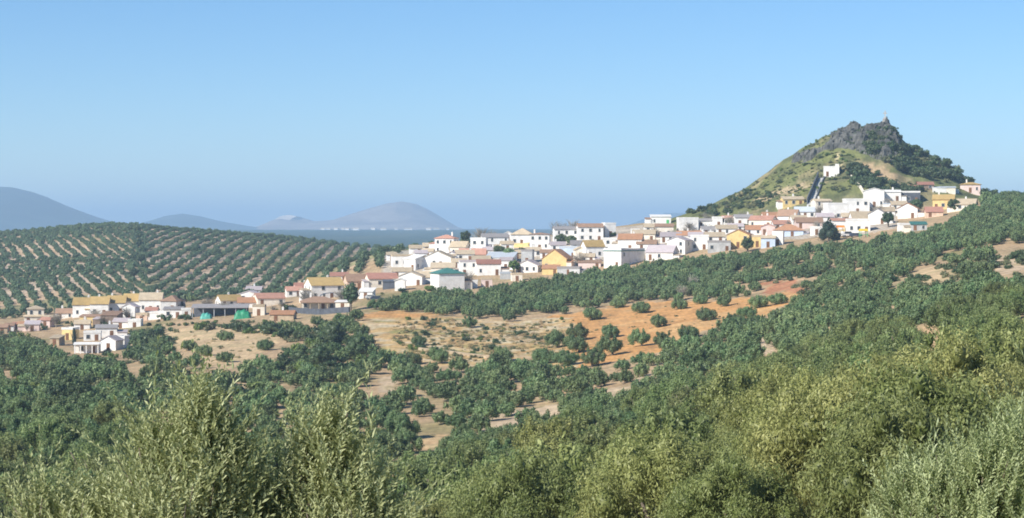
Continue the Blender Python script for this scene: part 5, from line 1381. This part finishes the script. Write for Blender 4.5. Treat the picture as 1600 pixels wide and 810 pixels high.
def tarp(px_, py_, wpx, hpx, mat, label):
    x, y, z = hit(px_, py_); m = y / F; W, Hh = wpx * m, hpx * m
    r = np.random.default_rng(int(px_)); n = 22; v = []
    for i in range(n):
        for j in range(n):
            u, w = i / (n - 1) * 2 - 1, j / (n - 1) * 2 - 1
            e = (1 - abs(u) ** 3.5) * (1 - abs(w) ** 3.5)
            v.append((u * W / 2 * (1 + .04 * r.normal()), w * 2.2, -.6 + (Hh + .6) * max(0, e) ** .45 * (1 + .06 * math.sin(u * 9) + .03 * r.normal())))
    f = [(i * n + j, (i + 1) * n + j, (i + 1) * n + j + 1, i * n + j + 1) for i in range(n - 1) for j in range(n - 1)]
    v2 = [(a, b, -1.2) for a, b, c in v]
    o = MB().add(v, f).build('tarpaulin', mat, None, True, (x, y + 2, z))
    return tag(o, label, 'tarpaulin')
M_TARP = mat_plain('green_tarpaulin', (0.03, 0.24, 0.12), rough=.45, var=.2, scale=1.0)
M_TARP2 = mat_plain('teal_tarpaulin', (0.08, 0.34, 0.27), rough=.45, var=.2, scale=1.0)
tarp(378, 499, 26, 13, M_TARP, 'green tarpaulin heap at the right end of the open shed')
tarp(321, 499, 18, 9, M_TARP2, 'smaller teal tarpaulin heap under the left half of the open shed')
def arch_roof():
    x, y, z = hit(517, 472); m = y / F; W = 36 * m
    root = empty('carport', (x, y + 2, z), math.radians(8)); tag(root, 'dark grey arched carport before the big white farmhouse', 'carport')
    prof = [(math.cos(t) * W / 2, 1.7 + math.sin(t) * 1.3) for t in np.linspace(0, math.pi, 13)]
    inn = [(b * .985, c - .1) for b, c in prof[::-1]]
    MB().prism(prof + inn, -2.6, 2.6, 'y').build('roof', ROOF['dark'], root, True)
    for sx in (-1, 1):
        for sy in (-1, 1):
            MB().box(sx * W / 2 * .96 - .08, sx * W / 2 * .96 + .08, sy * 2.4 - .08, sy * 2.4 + .08, -2, 1.69).build('post', M_METAL, root)
arch_roof()

def vehicle(px_, py_, rz, body, label, L=4.4, van=False):
    x, y, z = hit(px_, py_)
    root = empty('parked_car' if not van else 'parked_van', (x, y, z + .05), rz); tag(root, label, 'car' if not van else 'van')
    hh = 1.9 if van else 1.42
    prof = [(-L / 2, .35), (L / 2, .35), (L / 2, .8), (L / 2 - .9, .95), (L / 2 - 1.5, hh), (-L / 2 + (.1 if van else .7), hh), (-L / 2, .95)]
    b = MB().prism([(p, q) for p, q in prof], -.85, .85, 'y'); bo = b.build('body', body, root)
    MB().prism([(L / 2 - 1.02, 1.0), (L / 2 - 1.55, hh - .1), (-L / 2 + 1.0, hh - .1), (-L / 2 + .7, 1.0)], -.858, -.853, 'y').build('side_window', M_GLASS, root)
    MB().prism([(L / 2 - 1.02, 1.0), (L / 2 - 1.55, hh - .1), (-L / 2 + 1.0, hh - .1), (-L / 2 + .7, 1.0)], .853, .858, 'y').build('side_window', M_GLASS, root)
    for sx in (-1, 1):
        for sy in (-1, 1):
            w = MB().tube([(sx * L * .31, sy * .70, .32), (sx * L * .31, sy * .9, .32)], [.32, .32], 12).build('wheel', ROOF['dark'], root)
    return root
vehicle(1325, 371, .2, WALL['white'], 'white van parked right of the dark conifer', 4.8, True)
M_CARD = mat_plain('dark_car_paint', (0.05, 0.06, 0.09), rough=.3, spec=.5)
vehicle(1337, 371, .1, M_CARD, 'dark car parked right of the white van')
vehicle(581, 468, -.1, WALL['grey'], 'silver-grey car parked right of the low white garden house')
vehicle(589, 470, .15, M_CARD, 'dark blue car parked beside the silver-grey one')
def play_frame(px_, py_, m1, m2, label):
    x, y, z = hit(px_, py_); root = empty('play_frame', (x, y, z), .2); tag(root, label, 'play frame')
    for sx in (-1, 1):
        for sy in (-1, 1): MB().box(sx * 1.2 - .08, sx * 1.2 + .08, sy * .8 - .08, sy * .8 + .08, -.8, 2.3).build('post', m2, root)
    MB().box(-1.1, 1.1, -.7, .7, 1.0, 1.15).build('platform', m2, root)
    MB().prism([(-1.0, 2.303), (0, 3.1), (1.0, 2.303)], -1.5, 1.5, 'x').build('roof', m1, root)
    MB().prism([(1.3, 1.1), (3.2, .1), (3.2, .2), (1.3, 1.25)], -.4, .4, 'y').build('slide', m2, root)
M_ORANGE = mat_plain('orange_plastic', (0.65, 0.20, 0.03), rough=.4); M_YEL = mat_plain('yellow_plastic', (0.70, 0.50, 0.04), rough=.4); M_GRP = mat_plain('green_plastic', (0.10, 0.40, 0.16), rough=.4)
play_frame(1313, 366, M_ORANGE, M_YEL, 'orange and yellow play frame beside the dark conifer')
play_frame(1349, 372, M_YEL, M_GRP, 'yellow and green play frame right of the parked dark car')

# tiny white houses of the far-off town at the foot of the middle mountain
town = sorted(random.choice([random.uniform(545, 600), random.uniform(600, 715), random.uniform(500, 545)]) for _ in range(20))
for k, qx in enumerate(town):
    d = random.uniform(7600, 8400); ax = ray(qx, 358)[0]
    w = random.uniform(9, 22); root = empty('distant_house', (ax * d, d, -6.5), random.uniform(-.5, .5))
    tag(root, 'tiny far-off white house at the middle mountain\'s foot, %s from the left' % ORD[k], 'house', 'far-off town houses')
    MB().box(-w / 2, w / 2, -6, 6, -4, 5).build('wall', WALL['white'], root)
    gable_roof(w, 12, 5.002, 3, .5, .4).build('roof', ROOF['tan'], root)

# ------------------------------------------------------------------ the air
def haze():
    m, nt, out = nodes_of('hazy_air')
    v = N(nt, 'ShaderNodeVolumePrincipled'); v.inputs['Density'].default_value = HAZE_DENSITY; v.inputs['Color'].default_value = c4(HAZE_COLOR)
    v.inputs['Anisotropy'].default_value = 0.0
    nt.links.new(v.outputs[0], out.inputs['Volume'])
    o = MB().box(-16000, 16000, -400, 29800, -60, 240).build('haze', m)
    tag(o, 'thin blue haze filling the valley air', 'haze', kind='stuff')
haze()
